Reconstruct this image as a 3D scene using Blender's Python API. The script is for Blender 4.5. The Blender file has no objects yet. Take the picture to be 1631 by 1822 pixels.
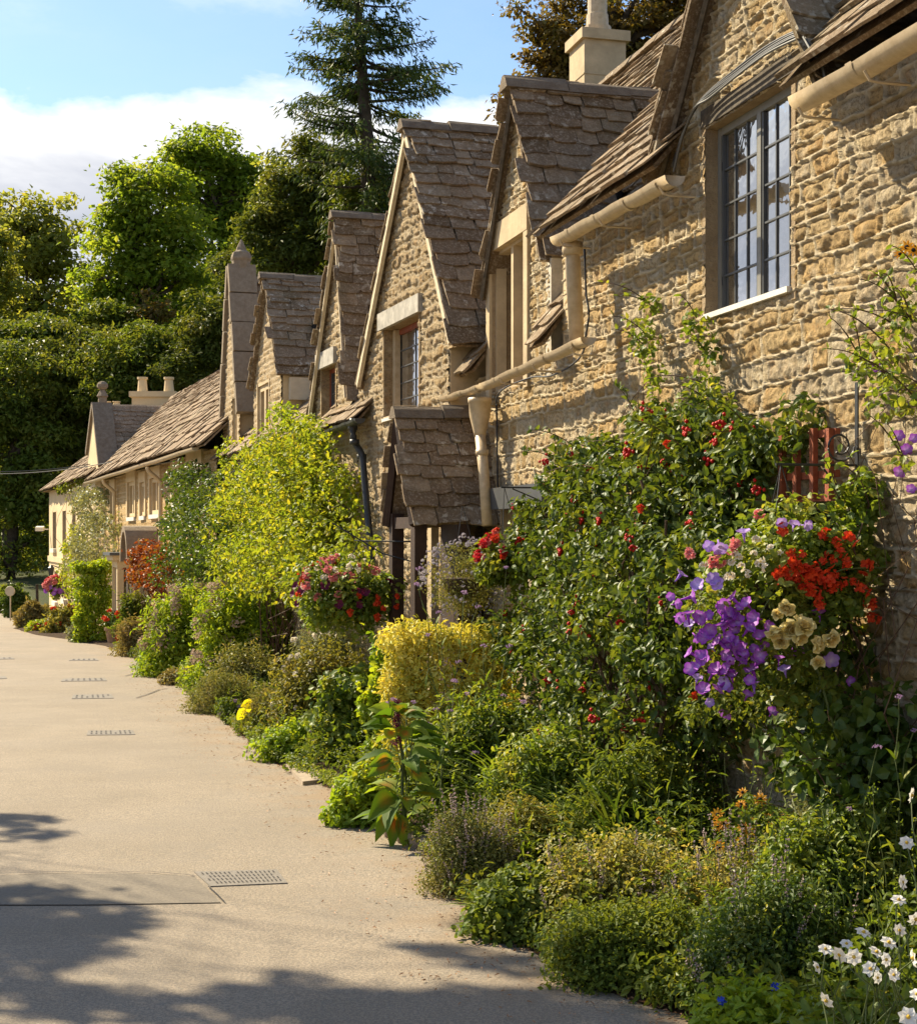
import bpy, math, random
import numpy as np
from mathutils import Vector, Matrix
S = bpy.context.scene
C = S.collection
R = np.random.RandomState(7)
rnd = random.Random(11)
EYE = 1.9; FL = 2700.0; CX = 815.0; HY = 955.0
GS = 0.02                                   # the street falls 2 cm per metre

def gz(Y): return -GS * np.clip(Y, -30, 62)
def PX(x, y, Y): return np.array([(x - CX) / FL * Y, Y, EYE + (HY - y) / FL * Y])
def GP(x, y):                               # point of the street surface
    Z = FL * EYE / ((y - HY) - FL * GS); return np.array([(x - CX) / FL * Z, Z])

# ------------------------------------------------------------------ mesh helpers
class MB:
    def __init__(s): s.V = []; s.L = []; s.T = []; s.A = {}; s.n = 0; s.M = []
    def add(s, V, L, T, mat=0, **attrs):
        V = np.asarray(V, float).reshape(-1, 3); L = np.asarray(L, np.int64).ravel(); T = np.asarray(T, np.int64).ravel()
        for k in set(list(s.A) + list(attrs)):
            if k not in s.A: s.A[k] = [np.zeros(s.n)]
            v = attrs.get(k, 0.0); v = np.full(len(V), v, float) if np.isscalar(v) else np.asarray(v, float)
            s.A[k].append(v)
        s.V.append(V); s.L.append(L + s.n); s.T.append(T); s.M.append(np.full(len(T), mat)); s.n += len(V)
        return s
    def faces(s, V, F, mat=0, **at):
        L = [i for f in F for i in f]; T = [len(f) for f in F]
        return s.add(V, L, T, mat, **at)
    def box(s, o, ax, ay, az, mat=0, **at):  # o corner, three edge vectors
        o = np.asarray(o, float); ax, ay, az = [np.asarray(q, float) for q in (ax, ay, az)]
        V = [o, o + ax, o + ax + ay, o + ay]; V += [v + az for v in V]
        return s.faces(V, [(0, 3, 2, 1), (4, 5, 6, 7), (0, 1, 5, 4), (1, 2, 6, 5), (2, 3, 7, 6), (3, 0, 4, 7)], mat, **at)
    def tube(s, P, r, k=8, cap=True, mat=0, **at):
        P = [np.asarray(p, float) for p in P]; n = len(P)
        r = [r] * n if np.isscalar(r) else r
        V = []; up = np.array([0, 0, 1.0])
        for i in range(n):
            d = P[min(i + 1, n - 1)] - P[max(i - 1, 0)]; d = d / (np.linalg.norm(d) + 1e-9)
            e = np.cross(d, up)
            if np.linalg.norm(e) < .05: e = np.cross(d, [1, 0, 0])
            e /= np.linalg.norm(e); f = np.cross(d, e)
            for j in range(k):
                t = 2 * math.pi * j / k; V.append(P[i] + r[i] * (math.cos(t) * e + math.sin(t) * f))
        F = [(i * k + j, i * k + (j + 1) % k, (i + 1) * k + (j + 1) % k, (i + 1) * k + j) for i in range(n - 1) for j in range(k)]
        if cap: F += [tuple(range(k))[::-1], tuple((n - 1) * k + j for j in range(k))]
        return s.faces(V, F, mat, **at)
    def build(s, name, mats, parent=None, origin=None, smooth=False):
        V = np.concatenate(s.V); L = np.concatenate(s.L); T = np.concatenate(s.T)
        if parent is not None:
            o = root_loc(parent)
        elif origin is not None: o = np.asarray(origin, float)
        else: o = np.array([V[:, 0].mean(), V[:, 1].mean(), V[:, 2].min()])
        me = bpy.data.meshes.new(name)
        me.vertices.add(len(V)); me.vertices.foreach_set('co', (V - o).astype(np.float32).ravel())
        me.loops.add(len(L)); me.loops.foreach_set('vertex_index', L.astype(np.int32))
        me.polygons.add(len(T)); st = np.concatenate([[0], np.cumsum(T)[:-1]])
        me.polygons.foreach_set('loop_start', st.astype(np.int32)); me.polygons.foreach_set('loop_total', T.astype(np.int32))
        mats = mats if isinstance(mats, (list, tuple)) else [mats]
        for m in mats: me.materials.append(m)
        if len(mats) > 1: me.polygons.foreach_set('material_index', np.concatenate(s.M).astype(np.int32))
        me.polygons.foreach_set('use_smooth', np.full(len(T), bool(smooth)))
        for k, v in s.A.items():
            a = me.attributes.new(k, 'FLOAT', 'POINT'); a.data.foreach_set('value', np.concatenate(v).astype(np.float32))
        me.update(calc_edges=True)
        ob = bpy.data.objects.new(name, me); C.objects.link(ob)
        if parent is not None: ob.parent = parent
        else: ob.location = o
        return ob
def root_loc(o):
    p = np.zeros(3)
    while o is not None: p += np.array(o.location); o = o.parent
    return p
def tag(o, label=None, cat=None, group=None, kind=None):
    if label: o['label'] = label
    if cat: o['category'] = cat
    if group: o['group'] = group
    if kind: o['kind'] = kind
    return o
def thing(name, label, cat, loc, group=None):
    o = bpy.data.objects.new(name, None); C.objects.link(o); o.location = loc; o.empty_display_size = .2
    return tag(o, label, cat, group)
def struct(mb, name, mat): 
    o = mb.build(name, mat, origin=(0, 0, 0), smooth=True); o['kind'] = 'structure'; return o
def inst(me, name, parent, loc, rot=(0, 0, 0), sc=1.0):
    o = bpy.data.objects.new(name, me); C.objects.link(o); o.parent = parent
    o.location = Vector(loc) - Vector(root_loc(parent)); o.rotation_euler = rot; o.scale = (sc, sc, sc) if np.isscalar(sc) else sc
    return o
def unit(v): 
    v = np.asarray(v, float); return v / (np.linalg.norm(v, axis=-1, keepdims=True) + 1e-9)

# ------------------------------------------------------------------ noise
def vn(x, y, seed=0.0):
    xi = np.floor(x); yi = np.floor(y); fx = x - xi; fy = y - yi
    fx = fx * fx * (3 - 2 * fx); fy = fy * fy * (3 - 2 * fy)
    h = lambda a, b: np.modf(np.abs(np.sin(a * 127.1 + b * 311.7 + seed * 17.3) * 43758.5453))[0]
    return (h(xi, yi) * (1 - fx) + h(xi + 1, yi) * fx) * (1 - fy) + (h(xi, yi + 1) * (1 - fx) + h(xi + 1, yi + 1) * fx) * fy
def fbm(x, y, seed=0.0, o=3):
    t = 0; a = .5; 
    for i in range(o): t = t + a * vn(x, y, seed + i); x = x * 2.03; y = y * 2.03; a *= .5
    return t

# ------------------------------------------------------------------ materials
def nodes(name):
    m = bpy.data.materials.new(name); m.use_nodes = True; nt = m.node_tree; nt.nodes.clear()
    out = nt.nodes.new('ShaderNodeOutputMaterial'); return m, nt, out
def N(nt, t, **kw):
    n = nt.nodes.new(t)
    for k, v in kw.items():
        if k in n.inputs: n.inputs[k].default_value = v
        else: setattr(n, k, v)
    return n
def ramp(nt, fac, stops):
    r = nt.nodes.new('ShaderNodeValToRGB'); e = r.color_ramp.elements
    while len(e) < len(stops): e.new(.5)
    for i, (p, c) in enumerate(stops): e[i].position = p; e[i].color = tuple(c) + (1,) if len(c) == 3 else c
    nt.links.new(fac, r.inputs['Fac']); return r.outputs['Color']
def noise(nt, scale, detail=4, rough=.6, coord=None, dist=0):
    n = nt.nodes.new('ShaderNodeTexNoise'); n.inputs['Scale'].default_value = scale; n.inputs['Detail'].default_value = detail
    n.inputs['Roughness'].default_value = rough; n.inputs['Distortion'].default_value = dist
    if coord is None:
        g = nt.nodes.new('ShaderNodeNewGeometry'); coord = g.outputs['Position']
    nt.links.new(coord, n.inputs['Vector']); return n.outputs['Fac']
def attr(nt, name):
    a = nt.nodes.new('ShaderNodeAttribute'); a.attribute_name = name; return a.outputs['Fac']
def mix(nt, fac, a, b, mode='MIX'):
    m = nt.nodes.new('ShaderNodeMix'); m.data_type = 'RGBA'; m.blend_type = mode
    for s, v in ((m.inputs['Factor'], fac), (m.inputs['A'], a), (m.inputs['B'], b)):
        if isinstance(v, (int, float)): s.default_value = v
        elif isinstance(v, tuple): s.default_value = v + (1,)
        else: nt.links.new(v, s)
    return m.outputs['Result']
def mth(nt, op, a, b=None, clamp=False):
    m = nt.nodes.new('ShaderNodeMath'); m.operation = op; m.use_clamp = clamp
    for s, v in ((m.inputs[0], a), (m.inputs[1], b)):
        if v is None: continue
        if isinstance(v, (int, float)): s.default_value = v
        else: nt.links.new(v, s)
    return m.outputs[0]
def maprange(nt, v, a, b, c=0., d=1.):
    m = nt.nodes.new('ShaderNodeMapRange'); nt.links.new(v, m.inputs['Value'])
    m.inputs['From Min'].default_value = a; m.inputs['From Max'].default_value = b
    m.inputs['To Min'].default_value = c; m.inputs['To Max'].default_value = d; return m.outputs['Result']
def bump(nt, h, strength=.5, dist=.01, normal=None):
    b = nt.nodes.new('ShaderNodeBump'); b.inputs['Strength'].default_value = strength; b.inputs['Distance'].default_value = dist
    nt.links.new(h, b.inputs['Height'])
    if normal is not None: nt.links.new(normal, b.inputs['Normal'])
    return b.outputs['Normal']
def principled(nt, out, col, rough=.8, normal=None, spec=.3, metallic=0.):
    p = nt.nodes.new('ShaderNodeBsdfPrincipled')
    if isinstance(col, tuple): p.inputs['Base Color'].default_value = col + (1,)
    else: nt.links.new(col, p.inputs['Base Color'])
    if isinstance(rough, (int, float)): p.inputs['Roughness'].default_value = rough
    else: nt.links.new(rough, p.inputs['Roughness'])
    p.inputs['Specular IOR Level'].default_value = spec; p.inputs['Metallic'].default_value = metallic
    if normal is not None: nt.links.new(normal, p.inputs['Normal'])
    if out is not None: nt.links.new(p.outputs[0], out.inputs['Surface'])
    return p

def stone_mat(name, cols, mortar, sc=1.0, stain=(.10, .075, .05), stain_amt=.5):
    m, nt, out = nodes(name)
    c = ramp(nt, attr(nt, 'sc'), [(i / (len(cols) - 1), q) for i, q in enumerate(cols)])
    n1 = noise(nt, 14 * sc, 6, .65)
    c = mix(nt, maprange(nt, n1, .35, .7), c, mix(nt, .5, c, (.55, .38, .18), 'MIX'))
    n2 = noise(nt, 45 * sc, 5, .7)
    c = mix(nt, maprange(nt, n2, .46, .66, 0, .75), c, tuple(q * .38 for q in cols[0])); c = mix(nt, maprange(nt, noise(nt, 5 * sc, 4, .6), .52, .68, 0, .5), c, (.66, .56, .40)); c = mix(nt, maprange(nt, noise(nt, 8 * sc, 4, .6), .56, .68, 0, .55), c, (.42, .22, .07))
    n3 = noise(nt, 1.3 * sc, 5, .65)
    c = mix(nt, attr(nt, 'mo'), c, mortar)
    c = mix(nt, maprange(nt, n3, .54, .8, 0, stain_amt * .8), c, stain)
    nb = noise(nt, 70 * sc, 6, .75); nb2 = noise(nt, 22 * sc, 4, .6)
    nor = bump(nt, mth(nt, 'ADD', nb, nb2), 1.0, .028 / sc)
    principled(nt, out, c, .9, nor, .15); return m
def plain(name, col, rough=.7, var=.25, sc=6., bmp=.3, spec=.3, metallic=0., col2=None, bd=.01):
    m, nt, out = nodes(name)
    n1 = noise(nt, sc, 6, .65); c2 = col2 or tuple(q * (1 - var * 1.6) for q in col)
    c = mix(nt, maprange(nt, n1, .35, .7), col, c2)
    n2 = noise(nt, sc * 7, 5, .7); c = mix(nt, maprange(nt, n2, .5, .75, 0, var), c, tuple(q * .5 for q in col))
    principled(nt, out, c, rough, bump(nt, n2, bmp, bd), spec, metallic); return m
def tile_mat(name, cols, lichen=.75):
    m, nt, out = nodes(name)
    c = ramp(nt, attr(nt, 'tint'), [(i / (len(cols) - 1), q) for i, q in enumerate(cols)])
    n1 = noise(nt, 9, 6, .7); c = mix(nt, maprange(nt, n1, .4, .7, 0, .7), c, tuple(q * .5 for q in cols[1]))
    n2 = noise(nt, 38, 6, .75); c = mix(nt, maprange(nt, n2, .5, .68, 0, .8), c, (.50, .41, .30))
    n4 = noise(nt, 2.2, 4, .6); n5 = noise(nt, 15, 3, .55)
    lf = mth(nt, 'MULTIPLY', maprange(nt, n4, .45, .6), maprange(nt, n5, .56, .63))
    c = mix(nt, mth(nt, 'MULTIPLY', lf, lichen), c, (.62, .56, .45))
    n6 = noise(nt, .9, 3, .5); c = mix(nt, maprange(nt, n6, .56, .74, 0, .35), c, (.11, .10, .035))
    principled(nt, out, c, .92, bump(nt, noise(nt, 60, 7, .75), 1.0, .02), .12); return m
def leaf_mat(name, stops, yel=None, trans=.38, gloss=.3, nsc=1.6, tg=1.7, clump=.55, rough=.5):
    m, nt, out = nodes(name)
    stops = [(p, (q[0] * 1.22, q[1] * 1.10, q[2] * .95)) for p, q in stops]
    t = attr(nt, 'tint'); n1 = noise(nt, nsc, 3, .6)
    f = mth(nt, 'ADD', mth(nt, 'MULTIPLY', t, 1 - clump), mth(nt, 'MULTIPLY', maprange(nt, n1, .32, .68), clump))
    c = ramp(nt, f, stops)
    if yel: 
        n2 = noise(nt, nsc * 2.3, 3, .6)
        c = mix(nt, mth(nt, 'MULTIPLY', maprange(nt, n2, .48, .66), maprange(nt, t, .2, .8)), c, yel)
    p = principled(nt, None, c, rough, None, gloss)
    tr = nt.nodes.new('ShaderNodeBsdfTranslucent')
    hc = mix(nt, 1.0, c, (tg * 1.15, tg, tg * .45), 'MULTIPLY'); nt.links.new(hc, tr.inputs['Color'])
    ms = nt.nodes.new('ShaderNodeMixShader'); ms.inputs[0].default_value = trans
    nt.links.new(p.outputs[0], ms.inputs[1]); nt.links.new(tr.outputs[0], ms.inputs[2]); nt.links.new(ms.outputs[0], out.inputs['Surface'])
    return m
def petal_mat(name, c1, c2, ctr=None, trans=.3):
    m, nt, out = nodes(name)
    c = mix(nt, maprange(nt, noise(nt, 30, 3, .6), .35, .65), c1, c2)
    if ctr: c = mix(nt, attr(nt, 'ctr'), c, ctr)
    p = principled(nt, None, c, .55, None, .25); tr = nt.nodes.new('ShaderNodeBsdfTranslucent'); nt.links.new(c, tr.inputs['Color'])
    ms = nt.nodes.new('ShaderNodeMixShader'); ms.inputs[0].default_value = trans
    nt.links.new(p.outputs[0], ms.inputs[1]); nt.links.new(tr.outputs[0], ms.inputs[2]); nt.links.new(ms.outputs[0], out.inputs['Surface'])
    return m

M = {}
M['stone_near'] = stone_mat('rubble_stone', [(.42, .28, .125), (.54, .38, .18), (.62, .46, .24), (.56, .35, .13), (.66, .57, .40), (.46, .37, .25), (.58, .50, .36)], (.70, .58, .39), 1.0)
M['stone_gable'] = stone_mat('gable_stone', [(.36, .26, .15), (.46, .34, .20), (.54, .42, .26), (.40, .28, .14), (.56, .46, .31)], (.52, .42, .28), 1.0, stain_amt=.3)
M['stone_far'] = stone_mat('golden_stone', [(.56, .36, .14), (.62, .41, .18), (.66, .46, .22), (.60, .37, .13)], (.66, .50, .28), .6, stain_amt=.2)
M['ashlar'] = plain('ashlar_stone', (.56, .43, .26), .85, .2, 3, .5)
M['ashlar_far'] = plain('smooth_ashlar', (.68, .52, .30), .85, .12, 1.5, .3)
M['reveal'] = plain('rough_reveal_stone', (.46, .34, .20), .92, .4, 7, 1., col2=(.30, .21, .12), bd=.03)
M['lintel'] = plain('weathered_lintel', (.50, .46, .39), .85, .3, 8, .6)
M['mortar'] = plain('verge_mortar', (.66, .55, .38), .9, .15, 10, .5)
M['coping'] = plain('coping_stone', (.22, .165, .11), .95, .35, 12, 1., col2=(.30, .24, .17))
M['ridge'] = plain('ridge_stone', (.19, .14, .095), .95, .45, 9, 1., col2=(.29, .235, .17), bd=.03)
M['tile'] = tile_mat('stone_slates', [(.155, .105, .06), (.26, .18, .11), (.38, .285, .185), (.22, .165, .11), (.33, .235, .145)])
M['tile_far'] = tile_mat('far_stone_slates', [(.21, .145, .092), (.30, .215, .14), (.38, .28, .19)], .4)
M['wood_dark'] = plain('dark_timber', (.05, .026, .016), .7, .3, 8, .4)
M['wood_red'] = plain('red_brown_timber', (.30, .075, .03), .6, .3, 12, .4)
M['beam'] = plain('old_timber_lintel', (.15, .12, .085), .85, .4, 18, .8)
M['cream'] = plain('cream_paint', (.56, .44, .28), .45, .18, 14, .2, .4, col2=(.42, .31, .18))
M['cream_sill'] = plain('white_paint', (.72, .68, .60), .6, .1, 9, .2)
M['black_metal'] = plain('black_iron', (.03, .032, .034), .45, .2, 9, .2, .4)
M['grey_frame'] = plain('grey_window_frame', (.21, .20, .17), .5, .15, 9, .2)
M['lead'] = plain('lead_strip', (.075, .078, .08), .45, .15, 9, .1, .5)
M['cable'] = plain('black_cable', (.02, .02, .022), .45, .1, 9, .1, .5)
M['cable_grey'] = plain('grey_cable', (.09, .088, .08), .5, .1, 9, .1, .5)
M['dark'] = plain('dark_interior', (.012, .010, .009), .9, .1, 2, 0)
M['curtain'] = plain('pale_curtain', (.45, .40, .32), .9, .2, 12, .4)
M['bark'] = plain('bark', (.105, .08, .055), .9, .4, 14, 1.)
M['bark_far'] = plain('bark_brown', (.10, .075, .05), .9, .4, 3, 1., bd=.05)
M['stem'] = plain('green_stem', (.10, .13, .035), .7, .3, 20, .2)
M['stem_brown'] = plain('brown_stem', (.12, .07, .04), .8, .3, 20, .3)
M['terracotta'] = plain('coir_basket', (.09, .06, .035), .9, .3, 40, .8)
M['iron_cover'] = plain('cast_iron_cover', (.23, .20, .165), .75, .25, 40, .5, .4)
M['iron_slot'] = plain('cover_slots', (.035, .03, .028), .8, .2, 40, .3)
M['edge_stone'] = plain('edging_stone', (.36, .28, .19), .9, .35, 16, 1.)
M['flag'] = plain('flagstone', (.40, .32, .23), .9, .25, 7, .5)
M['debris'] = leaf_mat('dry_leaf_litter', [(0, (.12, .06, .03)), (1, (.32, .19, .10))], trans=.1)

def glass_mat(name, tint=(.03, .035, .04), f=.55):
    m, nt, out = nodes(name)
    p = principled(nt, None, tint, .15, None, .5)
    g = nt.nodes.new('ShaderNodeBsdfGlossy'); g.inputs['Roughness'].default_value = .03; g.inputs['Color'].default_value = (.80, .84, .88, 1)
    nt.links.new(bump(nt, noise(nt, 7, 2, .5), .25, .012), g.inputs['Normal'])
    ms = nt.nodes.new('ShaderNodeMixShader'); ms.inputs[0].default_value = f
    nt.links.new(p.outputs[0], ms.inputs[1]); nt.links.new(g.outputs[0], ms.inputs[2]); nt.links.new(ms.outputs[0], out.inputs['Surface']); return m
M['glass'] = glass_mat('window_glass', (.06, .05, .04), .62); M['glass_dark'] = glass_mat('dim_glass', (.03, .028, .025), .3)

# foliage colours
G = lambda *a: [(i / (len(a) - 1), c) for i, c in enumerate(a)]
M['lf_lime'] = leaf_mat('lime_foliage', G((.062, .112, .014), (.11, .185, .022), (.185, .265, .038)), (.26, .28, .045), .55, .15, .4, tg=1.75)
M['lf_ash'] = leaf_mat('pale_foliage', G((.09, .125, .025), (.14, .185, .04), (.21, .25, .06)), (.27, .25, .06), .55, .15, .35, tg=1.7)
M['lf_yew'] = leaf_mat('yew_foliage', G((.034, .055, .011), (.065, .098, .018), (.13, .155, .03)), (.14, .13, .03), .3, .15, .4, tg=2.)
M['lf_mid'] = leaf_mat('woodland_foliage', G((.04, .070, .012), (.078, .125, .02), (.15, .185, .032)), (.17, .16, .03), .35, .15, .4, tg=2.)
M['lf_spruce'] = leaf_mat('spruce_foliage', G((.026, .055, .016), (.045, .085, .022), (.08, .12, .028)), (.12, .12, .03), .25, .2, .5)
M['lf_copper'] = leaf_mat('copper_foliage', G((.055, .045, .016), (.10, .078, .022), (.16, .12, .03)), (.15, .16, .035), .35, .2, .8)
M['lf_rose'] = leaf_mat('yellowing_foliage', G((.065, .12, .016), (.14, .21, .024), (.26, .31, .04)), (.40, .36, .035), .45, .2, 2.6)
M['lf_dark'] = leaf_mat('glossy_dark_leaf', G((.025, .055, .010), (.045, .09, .014), (.09, .145, .02)), (.15, .18, .03), .3, .3, 2., rough=.45)
M['lf_honey'] = leaf_mat('climber_leaf', G((.03, .058, .012), (.055, .098, .018), (.12, .17, .028)), (.25, .27, .03), .32, .3, 2.2, rough=.48)
M['lf_green'] = leaf_mat('fresh_leaf', G((.05, .10, .014), (.10, .165, .022), (.19, .25, .04)), (.34, .33, .06), .4, .35, 2.)
M['lf_bright'] = leaf_mat('bright_leaf', G((.09, .18, .012), (.16, .26, .02), (.26, .34, .03)), (.36, .36, .03), .42, .3, 2.)
M['lf_grey'] = leaf_mat('silver_leaf', G((.14, .17, .10), (.21, .25, .15), (.30, .33, .20)), None, .25, .2, 2., tg=1.2)
M['lf_lav'] = leaf_mat('catmint_leaf', G((.09, .12, .035), (.16, .19, .06), (.27, .27, .10)), (.32, .25, .13), .3, .2, 2.5, tg=1.3)
M['lf_gold'] = leaf_mat('variegated_leaf', G((.16, .22, .03), (.46, .47, .08), (.72, .68, .19)), (.72, .68, .26), .3, .3, 3., tg=1.2, clump=.3)
M['lf_olive'] = leaf_mat('olive_leaf', G((.08, .10, .025), (.15, .17, .04), (.25, .25, .06)), (.34, .27, .08), .35, .25, 2.)
M['lf_pale'] = leaf_mat('pale_mound_leaf', G((.10, .13, .03), (.20, .225, .06), (.36, .34, .12)), (.44, .36, .18), .4, .2, 3., tg=1.5)
M['lf_red'] = leaf_mat('red_leaf', G((.09, .022, .01), (.20, .05, .015), (.26, .13, .02)), (.20, .19, .03), .35, .3, 2.5, tg=1.3)
M['lf_tan'] = leaf_mat('dry_foliage', G((.13, .12, .05), (.22, .20, .09), (.33, .27, .15)), (.22, .24, .06), .3, .2, 1.5, tg=1.2)
M['lf_cole'] = leaf_mat('large_leaf', G((.04, .085, .012), (.10, .17, .02), (.17, .23, .03)), None, .4, .45, 2., rough=.4)
M['grass'] = leaf_mat('blade_leaf', G((.05, .10, .015), (.11, .19, .025), (.21, .27, .05)), (.30, .28, .06), .35, .4, 3.)
M['p_purple'] = petal_mat('violet_petal', (.28, .03, .44), (.42, .08, .58), (.62, .42, .75))
M['p_violet'] = petal_mat('blue_violet_petal', (.30, .14, .62), (.44, .26, .72), (.7, .6, .8))
M['p_red'] = petal_mat('scarlet_petal', (.62, .035, .012), (.74, .09, .02))
M['p_crim'] = petal_mat('crimson_petal', (.50, .012, .02), (.62, .04, .05))
M['p_pink'] = petal_mat('pink_petal', (.70, .24, .24), (.78, .38, .36), (.6, .03, .03))
M['p_cream'] = petal_mat('cream_petal', (.84, .70, .27), (.86, .78, .44), (.74, .46, .05))
M['p_white'] = petal_mat('white_petal', (.80, .76, .66), (.84, .81, .74), (.60, .40, .05))
M['p_orange'] = petal_mat('orange_petal', (.72, .30, .02), (.78, .40, .03), (.06, .02, .01))
M['p_ctr'] = plain('yellow_flower_centre', (.62, .40, .05), .8)
M['p_spike'] = petal_mat('dusty_spike_flower', (.34, .25, .25), (.46, .34, .33))
M['p_blue'] = petal_mat('blue_petal', (.03, .06, .55), (.06, .12, .65))
M['p_beige'] = petal_mat('dusty_pink_flower', (.48, .34, .23), (.58, .44, .33))
M['p_lilac'] = petal_mat('lilac_flower', (.34, .20, .38), (.45, .30, .46))
M['p_lobe'] = petal_mat('pale_lilac_flower', (.36, .32, .38), (.46, .42, .46))
M['p_berry'] = petal_mat('red_berry', (.45, .008, .008), (.55, .02, .015), trans=0.05)
M['p_maroon'] = petal_mat('maroon_petal', (.10, .008, .035), (.16, .015, .06))

# ------------------------------------------------------------------ wall frames
class Fr:
    def __init__(s, c, m):
        s.c = c; s.m = m; s.L = math.sqrt(1 + m * m); s.u = np.array([-m, 1, 0]) / s.L; s.n = np.array([-1, -m, 0]) / s.L
        s.o = np.array([c, 0, 0.])
    def P(s, a, b, z):                       # a along the wall, b out to the street, z height above eye level
        a, b, z = np.broadcast_arrays(np.asarray(a, float), np.asarray(b, float), np.asarray(z, float))
        r = s.o + a[..., None] * s.u + b[..., None] * s.n; r[..., 2] = z + EYE; return r
    def px(s, x, y, b=0.):
        r = (x - CX) / FL; a = (s.c * s.L - b + r * b * s.m) / (s.m + r); Y = (a - b * s.m) / s.L
        return a, (HY - y) / FL * Y
    def aY(s, Y): return Y * s.L
W1 = Fr(4.253, .2648); W2 = Fr(4.95, .33); W3 = Fr(5.70, .361)

def stones(A, Z, seed, hmin, hmax, wmin, wmax, mw=.011, rib=.012, bulge=.022, warp=.03, rough=.014, rr=.03, deep=.014):
    rs = np.random.RandomState(seed)
    wz = Z + warp * 2 * (fbm(A * .9, Z * 1.6, seed) - .45) + warp * .9 * (vn(A * 5, Z * 6, seed + 3) - .5) + warp * .35 * (vn(A * 15, Z * 17, seed + 4) - .5)
    wa = A + warp * 1.6 * (vn(A * 3, Z * 4, seed + 9) - .5) + warp * .5 * (vn(A * 14, Z * 13, seed + 5) - .5)
    B = [Z.min() - .5]
    while B[-1] < Z.max() + .5: B.append(B[-1] + rs.uniform(hmin, hmax))
    B = np.array(B); ri = np.clip(np.searchsorted(B, wz), 1, len(B) - 1)
    d1 = np.minimum(wz - B[ri - 1], B[ri] - wz); d2 = np.zeros_like(d1); sid = np.zeros_like(d1)
    for r in np.unique(ri):
        m = ri == r; h = B[r] - B[r - 1]; k = .75 + .5 * h / hmax
        J = [A.min() - .6]
        while J[-1] < A.max() + .6: J.append(J[-1] + rs.uniform(wmin, wmax) * k * (1.5 if rs.rand() < .12 else 1))
        J = np.array(J); wr = wa[m] + .03 * (vn(wz[m] * 9, wz[m] * 0 + r, seed + 7) - .5)
        ji = np.clip(np.searchsorted(J, wr), 1, len(J) - 1)
        d2[m] = np.minimum(wr - J[ji - 1], J[ji] - wr); sid[m] = r * 1000 + ji
    d = np.minimum(np.minimum(d1, d2), rr - np.hypot(np.maximum(rr - d1, 0), np.maximum(rr - d2, 0)))
    hsh = lambda k: np.modf(np.abs(np.sin(sid * 12.9898 + k * 78.233) * 43758.5453))[0]
    s = np.clip((d - mw) / .032, 0, 1); s = s * s * (3 - 2 * s)
    stone = (-deep + (bulge * (.3 + 1.0 * hsh(1)) + deep) * s + rough * (.6 * fbm(A * 19, Z * 23, seed + 20, 4) + .4 * (1 - 2 * abs(fbm(A * 11, Z * 13, seed + 31, 3) - .45)) - .60) * 2.4 * np.clip(s * 1.3, .1, 1)
             + (hsh(2) - .5) * .25 * (d1 * 1.0) )
    mm = np.clip((mw * 1.15 - d) / (mw * .45), 0, 1)
    mort = rib * np.sqrt(np.clip(1 - (d / mw) ** 2, 0, 1)) + .004 * (vn(A * 40, Z * 40, seed) - .5)
    return stone * (1 - mm) + mort * mm, hsh(3), mm
def inpoly(A, Z, P):
    r = np.ones(A.shape, bool); P = np.array(P); c = P.mean(0)
    for i in range(len(P)):
        p, q = P[i], P[(i + 1) % len(P)]; cr = (q[0] - p[0]) * (Z - p[1]) - (q[1] - p[1]) * (A - p[0])
        cc = (q[0] - p[0]) * (c[1] - p[1]) - (q[1] - p[1]) * (c[0] - p[0]); r &= (cr * cc >= -1e-9)
    return r
def wall(name, fr, polys, holes, res, mat, parent, seed, b0=0., **kw):
    Pp = np.concatenate([np.array(p) for p in polys]); a0, z0 = Pp.min(0); a1, z1 = Pp.max(0)
    ra, rz = res if isinstance(res, tuple) else (res, res)
    na = int((a1 - a0) / ra) + 1; nz = int((z1 - z0) / rz) + 1
    ga = np.linspace(a0, a1, na + 1); gzz = np.linspace(z0, z1, nz + 1)
    for h in holes:                          # snap grid lines to the openings
        for v in h[:2]: i = np.argmin(abs(ga - v)); ga[i] = v
        for v in h[2:4]: i = np.argmin(abs(gzz - v)); gzz[i] = v
    A, Z = np.meshgrid(ga, gzz, indexing='ij')
    H, sc, mo = stones(A, Z, seed, **kw)
    # gentle waviness of an old wall
    H = H + .03 * (fbm(A * .5, Z * .5, seed + 40) - .45)
    V = fr.P(A, H + b0, Z).reshape(-1, 3)
    ca = (A[:-1, :-1] + A[1:, 1:]) / 2; cz = (Z[:-1, :-1] + Z[1:, 1:]) / 2
    k = np.zeros(ca.shape, bool)
    for p in polys: k |= inpoly(ca, cz, p)
    for h in holes: k &= ~((ca > h[0]) & (ca < h[1]) & (cz > h[2]) & (cz < h[3]))
    i, j = np.nonzero(k); s = nz + 1
    q = np.stack([i * s + j, i * s + j + 1, (i + 1) * s + j + 1, (i + 1) * s + j], 1)
    used = np.zeros(len(V), bool); used[q] = True; idx = np.cumsum(used) - 1
    mb = MB(); mb.add(V[used], idx[q], np.full(len(q), 4), sc=sc.ravel()[used], mo=mo.ravel()[used])
    # inner leaf so that the wall has thickness
    for p in polys:
        n = len(p)
        # skip the solid back where there are openings; a dark lining stands behind them
    return mb.build(name, mat, parent, smooth=True)

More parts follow.
